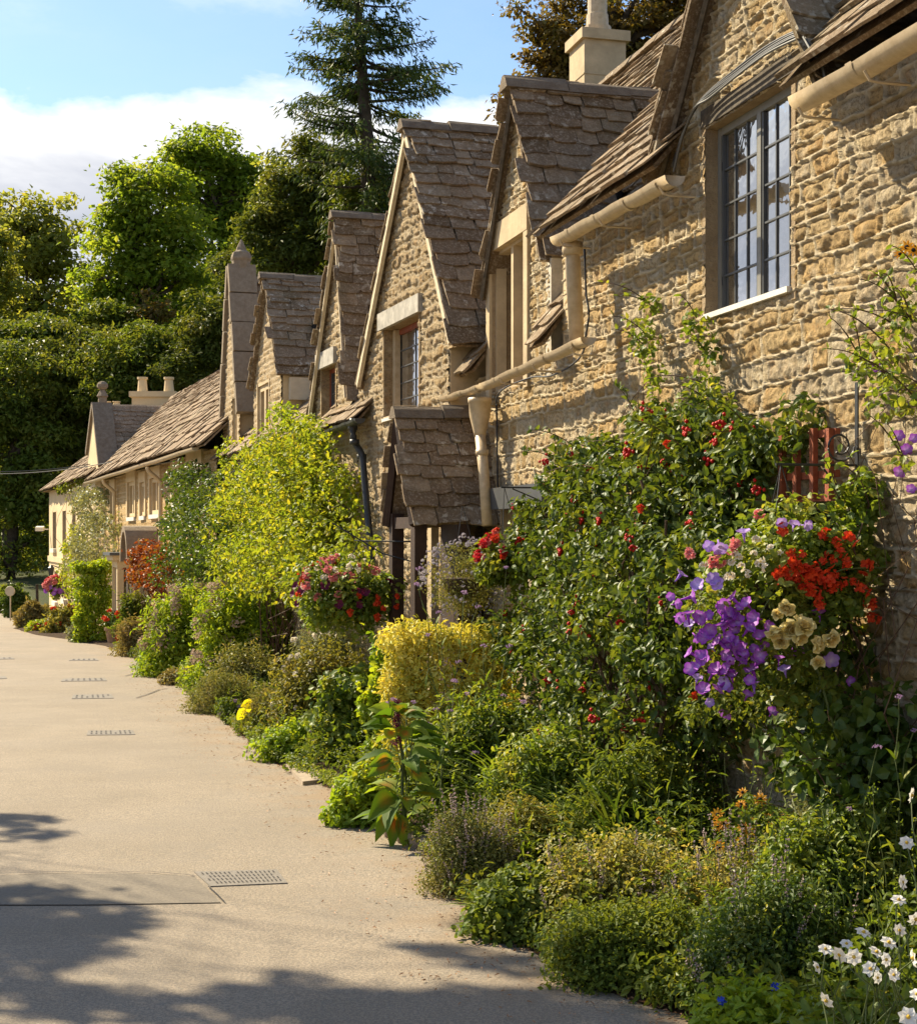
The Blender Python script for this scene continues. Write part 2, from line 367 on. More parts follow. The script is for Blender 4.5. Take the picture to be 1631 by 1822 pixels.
# roof slates, each a slab of its own shape but one mesh per slope
T_OUT = np.array([(0, 1), (1, 1), (1, .10), (.95, .0), (.5, -.02), (.05, .0), (0, .10)])
def slates(mb, O, U, V, Nn, w, l, e0=.24, e1=.12, w0=.22, w1=.48, th=.024, ulim=None, sag=0.):
    O, U, V, Nn = [np.asarray(q, float) for q in (O, U, V, Nn)]
    v = -.03; k = len(T_OUT)
    while v < l:
        t = v / l; e = e0 + (e1 - e0) * t; ln = min(e * 1.7, l - v + .05)
        lo, hi = (0, w) if ulim is None else ulim(v / l)
        u = lo - rnd.uniform(0, .06); ph = rnd.uniform(0, .1)
        u += ph - .05
        while u < hi - .02:
            tw = rnd.uniform(w0, w1) * (1.15 - .4 * t)
            if u + tw > hi: tw = hi - u + rnd.uniform(-.03, .03)
            if tw < .05: break
            h = th * rnd.uniform(.5, 1.3); dv = rnd.uniform(-.022, .022); lift = rnd.uniform(0, .012); rot = rnd.uniform(-.03, .03); ti = rnd.random()
            q = T_OUT.copy(); q[:, 0] += np.array([rnd.uniform(-.035, .035) for _ in range(k)]); q[:, 1] += np.array([rnd.uniform(-.07, .07) for _ in range(k)])
            uu = u + .004 + q[:, 0] * (tw - .008); vv = v + dv + q[:, 1] * ln + rot * (q[:, 0] - .5) * tw * 1.5
            hh = .006 + (1 - q[:, 1]) * (.034 + lift) + rot * .15 * (q[:, 0] - .5)
            sg = -sag * math.sin(math.pi * max(0, min(1, (u + tw / 2) / w)))
            top = O + uu[:, None] * U + vv[:, None] * V + (hh + h + sg)[:, None] * Nn
            bot = O + uu[:, None] * U + vv[:, None] * V + (hh + sg)[:, None] * Nn
            mb.faces(np.concatenate([top, bot]), [tuple(range(k))[::-1]] + [(i, (i + 1) % k, k + (i + 1) % k, k + i) for i in range(k)] + [tuple(range(k, 2 * k))], 0, tint=ti)
            u += tw
        v += e * rnd.uniform(.85, 1.15)
def ridge_caps(mb, p, q, up=(0, 0, 1), seg=.45, r=.11, tint=.5):
    p = np.asarray(p, float); q = np.asarray(q, float); d = q - p; L = np.linalg.norm(d); d /= L; n = max(1, int(L / seg)); s = np.cross(d, [0, 0, 1]); s /= np.linalg.norm(s)
    for i in range(n):
        a = p + d * (L * i / n + .004); b = p + d * (L * (i + 1) / n - .004); dz = rnd.uniform(-.012, .012); k = 1 + rnd.uniform(-.16, .16)
        pr = [(-1.35, -.85), (-.75, .1), (-.3, .48), (.3, .48), (.75, .1), (1.35, -.85)]
        V = [a + s * x * r * k + np.array([0, 0, y * r * k + dz]) for x, y in pr] + [b + s * x * r * k + np.array([0, 0, y * r * k + dz + rnd.uniform(-.008, .008)]) for x, y in pr]
        F = [(j, j + 1, 7 + j, 6 + j) for j in range(5)] + [(5, 4, 3, 2, 1, 0), (6, 7, 8, 9, 10, 11), (0, 6, 11, 5)]
        mb.faces(V, F, 0, tint=tint)
def deck(mb, P4, th, Nn):                    # plain boarding under the slates
    P4 = [np.asarray(p, float) for p in P4]; Nn = np.asarray(Nn, float) * th
    V = [p for p in P4] + [p - Nn for p in P4]
    mb.faces(V, [(0, 1, 2, 3), (7, 6, 5, 4), (0, 4, 5, 1), (1, 5, 6, 2), (2, 6, 7, 3), (3, 7, 4, 0)], 0, tint=.1)
def slope(mb, fr, pe, pr, b0, b1, ov=.0, **kw):
    """roof slope of a gable: pe=(a,z) at the eave, pr=(a,z) at the ridge, from b0 (street) back to b1"""
    E = fr.P(pe[0], b0, pe[1]); Rg = fr.P(pr[0], b0, pr[1]); V = Rg - E; l = np.linalg.norm(V); V /= l
    E = E - V * ov; l += ov; U = -fr.n; Nn = np.cross(U, V); 
    if Nn[2] < 0: Nn = -Nn
    w = b0 - b1
    deck(mb, [E, E + U * w, E + U * w + V * l, E + V * l], .03, Nn)
    slates(mb, E, U, V, Nn, w, l, **kw)
def main_roof(mb, fr, a0, a1, be, ze, br, zr, **kw):
    E = fr.P(a0, be, ze); Rg = fr.P(a0, br, zr); V = Rg - E; l = np.linalg.norm(V); V /= l; U = fr.u; Nn = np.cross(U, V)
    if Nn[2] < 0: Nn = -Nn
    w = a1 - a0; deck(mb, [E, E + U * w, E + U * w + V * l, E + V * l], .03, Nn)
    slates(mb, E, U, V, Nn, w, l, **kw)
    # back slope, plain
    B = fr.P(a0, 2 * br - be, ze); deck(mb, [Rg, Rg + U * w, B + U * w, B], .05, np.array([.3, 0, .8]))

def fbox(mb, fr, a0, a1, b0, b1, z0, z1, mat=0, **at):
    o = fr.P(a0, b0, z0); return mb.box(o, fr.u * (a1 - a0), fr.n * (b1 - b0), (0, 0, z1 - z0), mat, **at)
def window(house, fr, a0, a1, z0, z1, depth=.16, lights=2, cols=3, rows=5, frame='grey_frame', reveal=None, sill='cream_sill', lead=True,
           lintel=None, glass='glass', fw=.045, stonef=False, mull=.05, open_dark=False):
    rv = MB(); m = reveal or M['ashlar']; d = depth; t = .05
    fbox(rv, fr, a0 - t, a0, -d - .12, .008, z0 - t, z1 + t); fbox(rv, fr, a1, a1 + t, -d - .12, .008, z0 - t, z1 + t)
    fbox(rv, fr, a0 + .001, a1 - .001, -d - .12, -.004, z0 - t, z0 - .002); fbox(rv, fr, a0 + .001, a1 - .001, -d - .12, -.004, z1 + .002, z1 + t)
    w = rv.build('window', m, house)
    g = MB(); fbox(g, fr, a0 + fw, a1 - fw, -d - .012, -d - .006, z0 + fw, z1 - fw); g.build('glass', M[glass], w)
    f = MB(); b0 = -d - .04; b1 = -d + .02
    if stonef: b0 = -.13; b1 = -.03; fw2 = fw
    fbox(f, fr, a0, a0 + fw, b0, b1, z0, z1); fbox(f, fr, a1 - fw, a1, b0, b1, z0, z1)
    fbox(f, fr, a0 + fw, a1 - fw, b0, b1 - .002, z0, z0 + fw); fbox(f, fr, a0 + fw, a1 - fw, b0, b1 - .002, z1 - fw, z1)
    ww = (a1 - a0 - 2 * fw)
    for i in range(1, lights):
        c = a0 + fw + ww * i / lights; fbox(f, fr, c - mull / 2, c + mull / 2, b0, b1 - .001, z0 + fw, z1 - fw)
    f.build('frame', M[frame], w)
    if lead:
        l = MB(); lw = (ww - mull * (lights - 1)) / lights
        for i in range(lights):
            s = a0 + fw + i * (lw + mull)
            if not stonef:
                for q in (0, 1): 
                    x0 = s + (0 if q == 0 else lw - .022); fbox(l, fr, x0, x0 + .022, -d - .005, -d + .012, z0 + fw, z1 - fw)
            for c in range(1, cols): x = s + lw * c / cols; fbox(l, fr, x - .006, x + .006, -d - .006, -d + .004, z0 + fw, z1 - fw)
            for r in range(1, rows): z = z0 + fw + (z1 - z0 - 2 * fw) * r / rows; fbox(l, fr, s, s + lw, -d - .006, -d + .006, z - .006, z + .006)
        l.build('leading', M['lead'], w)
    if sill:
        s = MB(); fbox(s, fr, a0 + .003, a1 - .003, -d + .01, .035, z0 - .004, z0 + .03); s.build('sill', M[sill], w)
    return w
def halfgutter(mb, p, q, r=.062, k=7):
    p = np.asarray(p, float); q = np.asarray(q, float); d = q - p; L = np.linalg.norm(d); d /= L; s = np.cross(d, [0, 0, 1]); s /= np.linalg.norm(s)
    n = 12; rings = []
    for rad in (r, r - .008):
        for i in range(n + 1):
            c = p + d * L * i / n + np.array([0, 0, .006 * math.sin(i * 1.7) ])
            rings.append([c + s * rad * math.cos(math.pi * j / k) - np.array([0, 0, 1]) * rad * math.sin(math.pi * j / k) for j in range(k + 1)])
    V = [v for rg in rings for v in rg]; K = k + 1; F = []
    for o in (0, n + 1):
        for i in range(n):
            for j in range(k): F.append(((o + i) * K + j, (o + i) * K + j + 1, (o + i + 1) * K + j + 1, (o + i + 1) * K + j))
    F += [tuple(range(K)), tuple(n * K + j for j in range(K))]
    mb.faces(V, F)
    for i in range(1, n, 3):                 # joints
        c = p + d * L * i / n; Vv = []
        for t in (-.03, .03): Vv += [c + d * t + s * (r + .006) * math.cos(math.pi * j / k) - np.array([0, 0, 1]) * (r + .006) * math.sin(math.pi * j / k) for j in range(K)]
        mb.faces(Vv, [(j, j + 1, K + j + 1, K + j) for j in range(k)])

# ================================================================== SETTING
# road and bed edge (pixels of the kerb line -> street points)
EDGE = [(1560, 2100), (1400, 1930), (1240, 1822), (1090, 1775), (985, 1728), (905, 1680), (838, 1630), (790, 1590), (772, 1545), (735, 1512), (665, 1478), (600, 1415), (520, 1378), (468, 1352), (428, 1312), (370, 1268), (318, 1225), (282, 1196),
        (235, 1172), (185, 1150), (125, 1139), (60, 1130), (18, 1118)]
E2 = np.array([GP(*p) for p in EDGE])
ey = np.linspace(-6, 62, 240)
ys = np.concatenate([[-6, 2.0], E2[:, 1], [62]]); xs = np.concatenate([[1.9, 1.75], E2[:, 0], [E2[-1, 0] - 2.2]])
def edgeX(Y): return np.interp(Y, ys, xs)
def wallX(Y): return np.where(Y < 15.3, W1.c - W1.m * Y, np.where(Y < 28.2, W2.c - W2.m * Y, W3.c - W3.m * Y))
yy = np.concatenate([np.linspace(-8, 3, 12), np.linspace(3.2, 30, 240), np.linspace(30.5, 62, 70)])
ed = edgeX(yy)
tt = np.concatenate([np.linspace(-.25, 1.2, 40), np.linspace(1.3, 13, 30)])
X = ed[:, None] - tt[None, :]; Yg = np.repeat(yy[:, None], len(tt), 1)
Zg = gz(Yg) + .004 * (fbm(X * .7, Yg * .7, 5) - .5) - .03 * np.clip(tt[None, :] - 2.2, 0, 1) ** 2 * 0
def gridmesh(X, Y, Z, **at):
    n, m = X.shape; V = np.stack([X, Y, Z], -1).reshape(-1, 3); i, j = np.meshgrid(np.arange(n - 1), np.arange(m - 1), indexing='ij'); i = i.ravel(); j = j.ravel()
    q = np.stack([i * m + j, i * m + j + 1, (i + 1) * m + j + 1, (i + 1) * m + j], 1)
    mb = MB(); mb.add(V, q, np.full(len(q), 4), **{k: v.ravel() for k, v in at.items()}); return mb
dist = np.repeat(tt[None, :], len(yy), 0) + .35 * (fbm(X * 2, Yg * 2, 9) - .5)
m, nt, out = nodes('asphalt')
n1 = noise(nt, 62, 4, .8); n2 = noise(nt, 28, 4, .7); n3 = noise(nt, 1.1, 5, .6); n4 = noise(nt, .35, 3, .5)
c = mix(nt, maprange(nt, n3, .35, .65), (.335, .275, .205), (.275, .225, .165))
c = mix(nt, maprange(nt, n1, .47, .58, 0, .85), c, (.105, .085, .065))
c = mix(nt, maprange(nt, n1, .56, .66, 0, .55), mix(nt, maprange(nt, n2, .55, .7, 0, .5), c, (.16, .14, .115)), (.50, .46, .38))
c = mix(nt, maprange(nt, n4, .45, .65, 0, .25), c, (.22, .19, .155))
df = mth(nt, 'MULTIPLY', maprange(nt, attr(nt, 'ed'), .75, -.05), maprange(nt, noise(nt, 2.3, 4, .6), .42, .62))
c = mix(nt, mth(nt, 'MULTIPLY', df, .7), c, (.27, .185, .105))
nt.nodes  # the kerb-side dirt follows the garden edge
c = mix(nt, maprange(nt, noise(nt, 4.5, 5, .7), .55, .72, 0, .35), c, (.19, .165, .13)); c = mix(nt, maprange(nt, noise(nt, .8, 6, .7), .56, .6, 0, .25), c, (.22, .19, .155))
nor = bump(nt, n1, .9, .008, bump(nt, noise(nt, 55, 3, .7), .5, .008))
principled(nt, out, c, .86, nor, .25); M['asphalt'] = m
struct(gridmesh(X, Yg, Zg, ed=dist), 'road', M['asphalt'])
# darker trench patch beside the near cover
q = [GP(-60, 1560), GP(210, 1556), GP(345, 1561), GP(362, 1578), GP(392, 1608), GP(150, 1612), GP(-60, 1612)]
mb = MB(); mb.faces([(p[0], p[1], gz(p[1]) + .006) for p in q], [tuple(range(7))]); M['patch'] = plain('asphalt_patch', (.235, .20, .155), .9, .3, 60, .8, .2, col2=(.15, .13, .105), bd=.004)
struct(mb, 'road_patch', M['patch'])
# cracks in the asphalt
mb = MB()
for pts in ([(0, 1557), (90, 1554), (190, 1556), (260, 1553), (330, 1559), (346, 1562)], [(372, 1580), (385, 1594), (398, 1608)], [(220, 1204), (240, 1200), (258, 1192)], [(244, 1243), (262, 1236), (282, 1228), (300, 1226)]):
    P = [GP(x + rnd.uniform(-3, 3), y) for x, y in pts]
    for p, r_ in zip(P[:-1], P[1:]):
        d = unit(r_ - p); nn = np.array([-d[1], d[0]]) * .004 * (p[1] / 9)
        mb.faces([(p[0] - nn[0], p[1] - nn[1], gz(p[1]) + .0105), (r_[0] - nn[0], r_[1] - nn[1], gz(r_[1]) + .0105), (r_[0] + nn[0], r_[1] + nn[1], gz(r_[1]) + .0105), (p[0] + nn[0], p[1] + nn[1], gz(p[1]) + .0105)], [(0, 1, 2, 3)])
struct(mb, 'road_cracks', M['iron_slot'])
# garden bed soil
tb = np.linspace(0, 1, 30); Xb = ed[:, None] + tb[None] * (wallX(yy)[:, None] + .35 - ed[:, None]); Yb = np.repeat(yy[:, None], 30, 1)
Zb = gz(Yb) - .015 + .05 * np.clip(tb * 12, 0, 1)[None] + .10 * tb[None] + .03 * (fbm(Xb * 5, Yb * 5, 3) - .5)
M['soil'] = plain('garden_soil', (.055, .036, .022), .95, .4, 30, 1., .1, col2=(.10, .065, .04), bd=.03)
struct(gridmesh(Xb, Yb, Zb), 'garden_soil', M['soil'])
# wide ground to the horizon, rising to a wooded hill beyond the houses
gx = np.concatenate([[-900, -400, -200, -120], np.linspace(-90, 90, 46), [120, 200, 400, 900]]); gy = np.concatenate([[-400, -100, -30], np.linspace(-20, 160, 46), [220, 400, 900]])
Xh, Yh = np.meshgrid(gx, gy, indexing='ij')
hill = np.clip((Xh + 75) / 35, .15, 1) * 26 * (1 / (1 + np.exp(-(Yh - 132 + .25 * Xh) / 13))) + 4 * (fbm(Xh * .03, Yh * .03, 2) - .5) * (Yh > 70)
Zh = gz(Yh) - .06 + np.where(Yh > 62, hill, 0) * np.clip((Yh - 62) / 20, 0, 1)
M['turf'] = plain('grassy_ground', (.05, .07, .02), .95, .4, 3, 1., .1, col2=(.07, .06, .03), bd=.05)
struct(gridmesh(Xh, Yh, Zh), 'ground', M['turf'])

# ================================================================== SKY
w = bpy.data.worlds.new('World'); S.world = w; w.use_nodes = True; nt = w.node_tree; nt.nodes.clear()
SUN = unit(np.array([-.573, .475, .63]))
el = math.asin(SUN[2]); az = math.atan2(SUN[0], SUN[1])
sky = nt.nodes.new('ShaderNodeTexSky'); sky.sky_type = 'NISHITA'; sky.sun_disc = False; sky.sun_elevation = el; sky.sun_rotation = az
sky.altitude = 100; sky.air_density = 1.0; sky.dust_density = .6; sky.ozone_density = 1.6
tc = nt.nodes.new('ShaderNodeTexCoord'); sep = nt.nodes.new('ShaderNodeSeparateXYZ'); nt.links.new(tc.outputs['Generated'], sep.inputs[0])
X_, Y_, Z_ = sep.outputs
mp = nt.nodes.new('ShaderNodeMapping'); mp.inputs['Scale'].default_value = (1, 1, 2.4); nt.links.new(tc.outputs['Generated'], mp.inputs['Vector'])
nA = noise(nt, 5.5, 7, .55, mp.outputs[0], .3); nB = noise(nt, 14, 7, .6, mp.outputs[0], .2); nC = noise(nt, 3.2, 8, .62, mp.outputs[0])
# cloud bank: dense below an uneven edge about 16 degrees up, ragged wisps above
e = mth(nt, 'ADD', mth(nt, 'MULTIPLY', mth(nt, 'SUBTRACT', nA, .5), .085), mth(nt, 'MULTIPLY', mth(nt, 'SUBTRACT', nB, .5), .025))
edge_ = mth(nt, 'ADD', Z_, e)
bank = maprange(nt, edge_, .275, .264)
wis = mth(nt, 'MULTIPLY', maprange(nt, nC, .55, .74, 0, .9), maprange(nt, Z_, .30, .36))
mask = mth(nt, 'MAXIMUM', bank, wis)
gr = mth(nt, 'ADD', mth(nt, 'MULTIPLY', mth(nt, 'SUBTRACT', nA, .5), .16), Z_)
cc = ramp(nt, maprange(nt, gr, .15, .28), [(0, (3.8, 3.9, 4.3)), (.35, (2.7, 2.85, 3.2)), (.6, (3.2, 3.3, 3.6)), (.85, (5.0, 5.0, 5.0)), (1, (6.0, 5.9, 5.8))])
skc = mix(nt, 1.0, sky.outputs[0], (.66, .74, .80), 'MULTIPLY')
skc = mix(nt, mth(nt, 'MULTIPLY', maprange(nt, nC, .3, .7), .18), skc, (4.0, 4.3, 4.7))
col = mix(nt, mask, skc, cc)
bg = nt.nodes.new('ShaderNodeBackground'); bg.inputs['Strength'].default_value = .105
nt.links.new(col, bg.inputs['Color']); wo = nt.nodes.new('ShaderNodeOutputWorld'); nt.links.new(bg.outputs[0], wo.inputs['Surface'])
sl = bpy.data.lights.new('sun', 'SUN'); sl.energy = 5.0; sl.angle = math.radians(.55); sl.color = (1, .87, .63)
so = bpy.data.objects.new('sun', sl); C.objects.link(so); so.rotation_euler = Vector(SUN).to_track_quat('Z', 'Y').to_euler(); so.location = (-20, 20, 30)

cam = bpy.data.cameras.new('camera'); cam.sensor_fit = 'HORIZONTAL'; cam.sensor_width = 36; cam.lens = 36 * FL / 1631
cam.shift_x = 0; cam.shift_y = -(HY - 911) / 1631 * -1; cam.clip_end = 3000; cam.clip_start = .05
co = bpy.data.objects.new('camera', cam); C.objects.link(co); co.location = (0, 0, EYE); co.rotation_euler = (math.radians(90), 0, 0); S.camera = co
S.view_settings.view_transform = 'Standard'; S.view_settings.look = 'None'; S.view_settings.exposure = 1.2; S.view_settings.gamma = 1
S.render.engine = 'CYCLES'; S.cycles.max_bounces = 6; S.cycles.diffuse_bounces = 3; S.cycles.glossy_bounces = 3; S.cycles.transmission_bounces = 4; S.cycles.transparent_max_bounces = 4
S.cycles.caustics_reflective = False; S.cycles.caustics_refractive = False

# ================================================================== BUILDINGS
GRN = lambda Y: -EYE - GS * Y                # ground height relative to the eye
# ---- cottage with the tall casement window (frame W1)
near = thing('stone_cottage', 'nearest rubble stone cottage with tall leaded casement window and cream gutters', 'cottage', tuple(W1.P(W1.aY(11), 0, GRN(11))), 'cottages of the terrace')
def A1(x, y=955, b=0.): return W1.px(x, y, b)
RL = (W1.aY(10.55), 2.50); RA = (W1.aY(9.30), 4.18); RR = (W1.aY(8.28), 2.55)            # gable above the tall window
GL = A1(852, 520, .1); GA = A1(906, 150, .1); GR = A1(957, 455, .1)                                   # small dormer gable
aE = W1.aY(15.6); aN = W1.aY(4.3); aS = W1.aY(12.75)
zE = 2.47; zE2 = 1.60
h1 = (A1(1404)[0], A1(1291)[0], A1(1350, 524)[1], A1(1350, 150)[1])                        # tall casement
h1 = (A1(1409)[0], A1(1256)[0], 1.42, 2.67)
hl = (A1(1488)[0], A1(1285)[0], A1(1360, 1296)[1], A1(1400, 893)[1])                       # lower window behind the basket
hd = (A1(936)[0] , A1(876)[0], A1(905, 690)[1], A1(905, 432)[1])                           # mullioned dormer window
hk = (A1(938)[0], A1(893)[0], A1(915, 985)[1], A1(915, 908)[1])                            # low window by the porch
polys = [[(aN, GRN(6) - .3), (aS, GRN(6) - .3), (aS, zE), (aN, zE)], [(aS, GRN(15) - .3), (aE, GRN(15) - .3), (aE, zE2), (aS, zE2)],
         [(RR[0], zE - .01), (RL[0], zE - .01), RA], [(GR[0], zE2 - .01), (GL[0], zE2 - .01), (GL[0], GL[1]), (GR[0], GR[1])], [GR, GL, GA]]
wall('wall', W1, polys, [h1, hl, hd, hk], (.0135, .0105), M['stone_near'], near, 3, hmin=.075, hmax=.175, wmin=.11, wmax=.36, mw=.010, rib=.013, bulge=.015, warp=.042, rough=.030, deep=.016)
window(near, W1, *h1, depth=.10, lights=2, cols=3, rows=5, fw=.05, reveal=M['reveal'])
window(near, W1, *hl, depth=.10, lights=2, cols=2, rows=4, fw=.05, glass='glass_dark', lead=False)
window(near, W1, *hk, depth=.12, lights=1, cols=3, rows=2, fw=.05, frame='cream_sill')
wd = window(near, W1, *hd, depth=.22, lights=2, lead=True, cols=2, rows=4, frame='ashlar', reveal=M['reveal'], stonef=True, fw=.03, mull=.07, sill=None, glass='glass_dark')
mb = MB()                                    # dressed stone surround of the dormer window
a0, a1, z0, z1 = hd; t = .12
fbox(mb, W1, a0 - t, a0 - .001, -.05, .034, z0 - .05, z1 - .002); fbox(mb, W1, a1 + .001, a1 + t, -.05, .036, z0 - .05, z1 - .002); fbox(mb, W1, a0 - t, a1 + t, -.05, .038, z1, z1 + .24)
mb.build('surround', M['ashlar'], wd)
mb = MB(); fbox(mb, W1, h1[0] - .14, h1[1] + .06, -.10, .016, h1[3] + .012, h1[3] + .13); mb.build('beam', M['beam'], near)
for z in (h1[2] + .22, h1[3] - .28):
    mb = MB(); fbox(mb, W1, h1[1] - .06, h1[1] - .005, -.125, -.085, z, z + .055); mb.build('hinge', M['black_metal'], near)
# return walls (cheeks) of the dormer and the end of the taller wall
mb = MB(); fbox(mb, W1, GR[0] - .02, GR[0] + .18, -1.3, -.02, 1.45, GR[1] + .05); mb.build('dormer_cheek', M['ashlar'], near)
mb = MB(); fbox(mb, W1, GR[0] - .05, GR[0] + .10, -.25, -.0, 1.4, GR[1] - .02); mb.build('corner_stone', plain('pale_corner_stone', (.60, .54, .43), .9, .25, 8, .7), near)
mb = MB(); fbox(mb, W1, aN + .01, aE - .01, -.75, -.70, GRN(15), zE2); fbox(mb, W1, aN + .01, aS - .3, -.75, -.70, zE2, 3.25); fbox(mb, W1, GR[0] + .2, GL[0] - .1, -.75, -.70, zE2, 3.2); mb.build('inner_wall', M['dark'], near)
mb = MB(); fbox(mb, W1, aS - .30, aS - .01, -.5, .0, zE2 - .1, zE - .02); mb.build('quoin', M['ashlar'], near)
# main roof in three stretches, gable slopes
rf = MB(); kw = dict(e0=.20, e1=.11, w0=.20, w1=.44)
main_roof(rf, W1, aN, RR[0] + .25, .22, zE + .04, -2.8, 5.9, **kw)
main_roof(rf, W1, RL[0] - .25, aS, .22, zE + .04, -2.8, 5.9, **kw)
main_roof(rf, W1, RR[0] + .2, RL[0] - .2, -.5, zE + .9, -2.8, 5.9, **kw)
main_roof(rf, W1, aS + .02, GR[0] + .02, .18, zE2 + .03, -2.8, 5.86, **kw)
main_roof(rf, W1, GL[0] - .02, aE + .1, .18, zE2 + .03, -2.8, 5.86, **kw)
main_roof(rf, W1, GR[0], GL[0], -.8, 3.05, -2.8, 5.86, **kw)
main_roof(rf, W1, aE + .1, W1.aY(19.7), -.25, 2.3, -2.8, 5.84, **kw)
ridge_caps(rf, W1.P(aN, -2.8, 5.93), W1.P(W1.aY(19.7), -2.8, 5.9), tint=.8)
roof = rf.build('roof', M['tile'], near)
g = MB(); ex = lambda p, q, k: (p[0] + (p[0] - q[0]) * k, p[1] + (p[1] - q[1]) * k)
slope(g, W1, ex(RR, RA, .06), (RA[0], RA[1] + .05), .16, -1.55, e0=.20, e1=.13); slope(g, W1, ex(RL, RA, .03), (RA[0], RA[1] + .05), .16, -1.55, e0=.20, e1=.13)
ridge_caps(g, W1.P(RA[0], .2, RA[1] + .1), W1.P(RA[0], -1.55, RA[1] + .1)); g.build('gable_roof', M['tile'], near)
g = MB(); slope(g, W1, ex(GR, GA, .02), GA, .09, -2.25, e0=.205, e1=.115, w0=.2, w1=.46); slope(g, W1, ex(GL, GA, .02), GA, .09, -2.25, e0=.19, e1=.11)
dr = g.build('dormer_roof', M['tile'], near)
g = MB(); ridge_caps(g, W1.P(GA[0], .17, GA[1] + .03), W1.P(GA[0], -2.25, GA[1] + .03), seg=.6, r=.085); g.build('ridge_caps', M['ridge'], dr)
# dark barge strip below the far verge of both gables
for (L_, A_) in ((GL, GA), (RL, RA)):
    g = MB(); g.tube([W1.P(L_[0] - .02, .08, L_[1] - .08), W1.P(A_[0] - .01, .08, A_[1] - .12)], .022, 4); g.build('verge_board', M['beam'], near)
# chimney at the far end of the ridge
ch = MB(); cb = W1.P(W1.aY(20.2), -3.12, 5.80)
def cbox(mb, c, fr, wa, wb, z0, z1, **at): mb.box(c + fr.u * (-wa / 2) + fr.n * (-wb / 2) + np.array([0, 0, z0]), fr.u * wa, fr.n * wb, (0, 0, z1 - z0), **at)
cbox(ch, cb, W1, .62, .60, -.6, .98); cbox(ch, cb, W1, .72, .70, .98, 1.12); cbox(ch, cb, W1, .64, .62, .50, .515)
chm = ch.build('chimney', M['ashlar'], near)
g = MB(); g.tube([cb + np.array([0, 0, z]) for z in (1.12, 1.25, 1.26, 1.42, 1.43, 2.1)], [.19, .19, .155, .15, .135, .13], 16); g.build('chimney_pot', M['cream'], chm)
# gutters and pipes
gt = MB(); q1 = A1(1424, 176, .3); q0 = A1(1628, 60, .3); k_ = (W1.aY(4.4) - q1[0]) / (q0[0] - q1[0]); halfgutter(gt, W1.P(W1.aY(4.4), .30, q1[1] + (q0[1] - q1[1]) * k_), W1.P(q1[0], .30, q1[1]), .078)
gt.build('gutter', M['cream'], near, smooth=True)
gt = MB(); halfgutter(gt, W1.P(A1(1200, 0, .3)[0], .30, A1(1200, 312, .3)[1]), W1.P(A1(992, 0, .3)[0], .30, A1(992, 424, .3)[1]), .07)
gt.build('gutter', M['cream'], near, smooth=True)
p0 = W1.P(*[A1(1046, 600, .27)[0], .27, A1(1046, 600, .27)[1]]); p1 = W1.P(A1(762, 0, .27)[0], .27, A1(762, 716, .27)[1])
gt = MB(); pm = W1.P(A1(862, 0, .27)[0], .27, A1(862, 684, .27)[1]); halfgutter(gt, p0, pm, .062); halfgutter(gt, pm, p1, .055); gt.build('gutter', M['cream'], near, smooth=True)
gt = MB(); a, z = A1(1018, 440, .24); zt = z; a2, z2 = A1(1026, 612, .24)
gt.tube([W1.P(a, .24, zt + .02), W1.P(a, .24, zt - .1), W1.P(a2, .24, z2)], [.062, .062, .058], 12); gt.tube([W1.P(a, .24, zt + .04), W1.P(a, .24, zt - .06)], .08, 12); gt.build('downpipe', M['cream'], near, smooth=True)
gt = MB(); a, z = A1(853, 708, .22); T = lambda y, x=853, b=.20: W1.P(A1(x, y, b)[0], b, A1(x, y, b)[1])
o = T(710); 
gt.tube([T(708), T(716), T(717), T(740), T(768), T(778)], [.115, .115, .108, .10, .062, .055], 4 * 3, ); gt.tube([T(772), T(840, 860), T(935, 866)], .052, 12); gt.tube([T(800, 857), T(810, 857)], .062, 12)
gt.build('hopper_pipe', M['cream'], near, smooth=True)
# iron brackets under the gutters
gt = MB()
for (x, y) in ((1440, 178), (1560, 112), (1190, 322), (1080, 380), (1010, 418), (1030, 610), (960, 640), (900, 664)):
    a, z = A1(x, y, .3); gt = MB(); gt.tube([W1.P(a, .37, z - .04), W1.P(a, .34, z - .085), W1.P(a, .30, z - .092), W1.P(a, .12, z - .092)], .008, 5); gt.build('gutter_bracket', M['cream'], near)
# cables draped over the timber lintel
gt = MB(); gg = MB()
def path(fr, pts, b, j=0.): return [fr.P(fr.px(x + rnd.uniform(-j, j), y + rnd.uniform(-j, j), b)[0], b, fr.px(x, y + rnd.uniform(-j, j), b)[1]) for x, y in pts]
def spline(P, n=6):
    P = [np.asarray(p) for p in P]; Q = [P[0]] + P + [P[-1]]; o = []
    for i in range(1, len(Q) - 2):
        for k in range(n):
            t = k / n; a, b, c, d = Q[i - 1], Q[i], Q[i + 1], Q[i + 2]
            o.append(.5 * ((2 * b) + (c - a) * t + (2 * a - 5 * b + 4 * c - d) * t * t + (3 * b - a - 3 * c + d) * t ** 3))
    return o + [P[-1]]
for k in range(5):
    o = k * 3.2
    P = path(W1, [(1196, 292 + o), (1214, 240), (1236, 192), (1262, 160 + o), (1310, 122 + o), (1360, 84 + o), (1405, 60 + o), (1428, 52 + o)], .07 + .012 * k, 1.5)
    (gt if k < 4 else gg).tube(spline(P), .0075, 5)
    (gg).tube(spline(path(W1, [(1428, 52 + o), (1444, 80 + o), (1458, 108), (1468, 132 + o)], .10 + .015 * k, 1.2)), .007, 5)
gt.tube(spline(path(W1, [(1040, 440), (1042, 520), (1046, 560), (1040, 600)], .05, 1)), .009, 5)
gt.tube(spline(path(W1, [(1046, 600), (1030, 640), (980, 668), (940, 672), (885, 700), (884, 760)], .04, 2)), .008, 5)
gt.tube(spline(path(W1, [(882, 720), (884, 800), (886, 900)], .04, 1)), .009, 5)
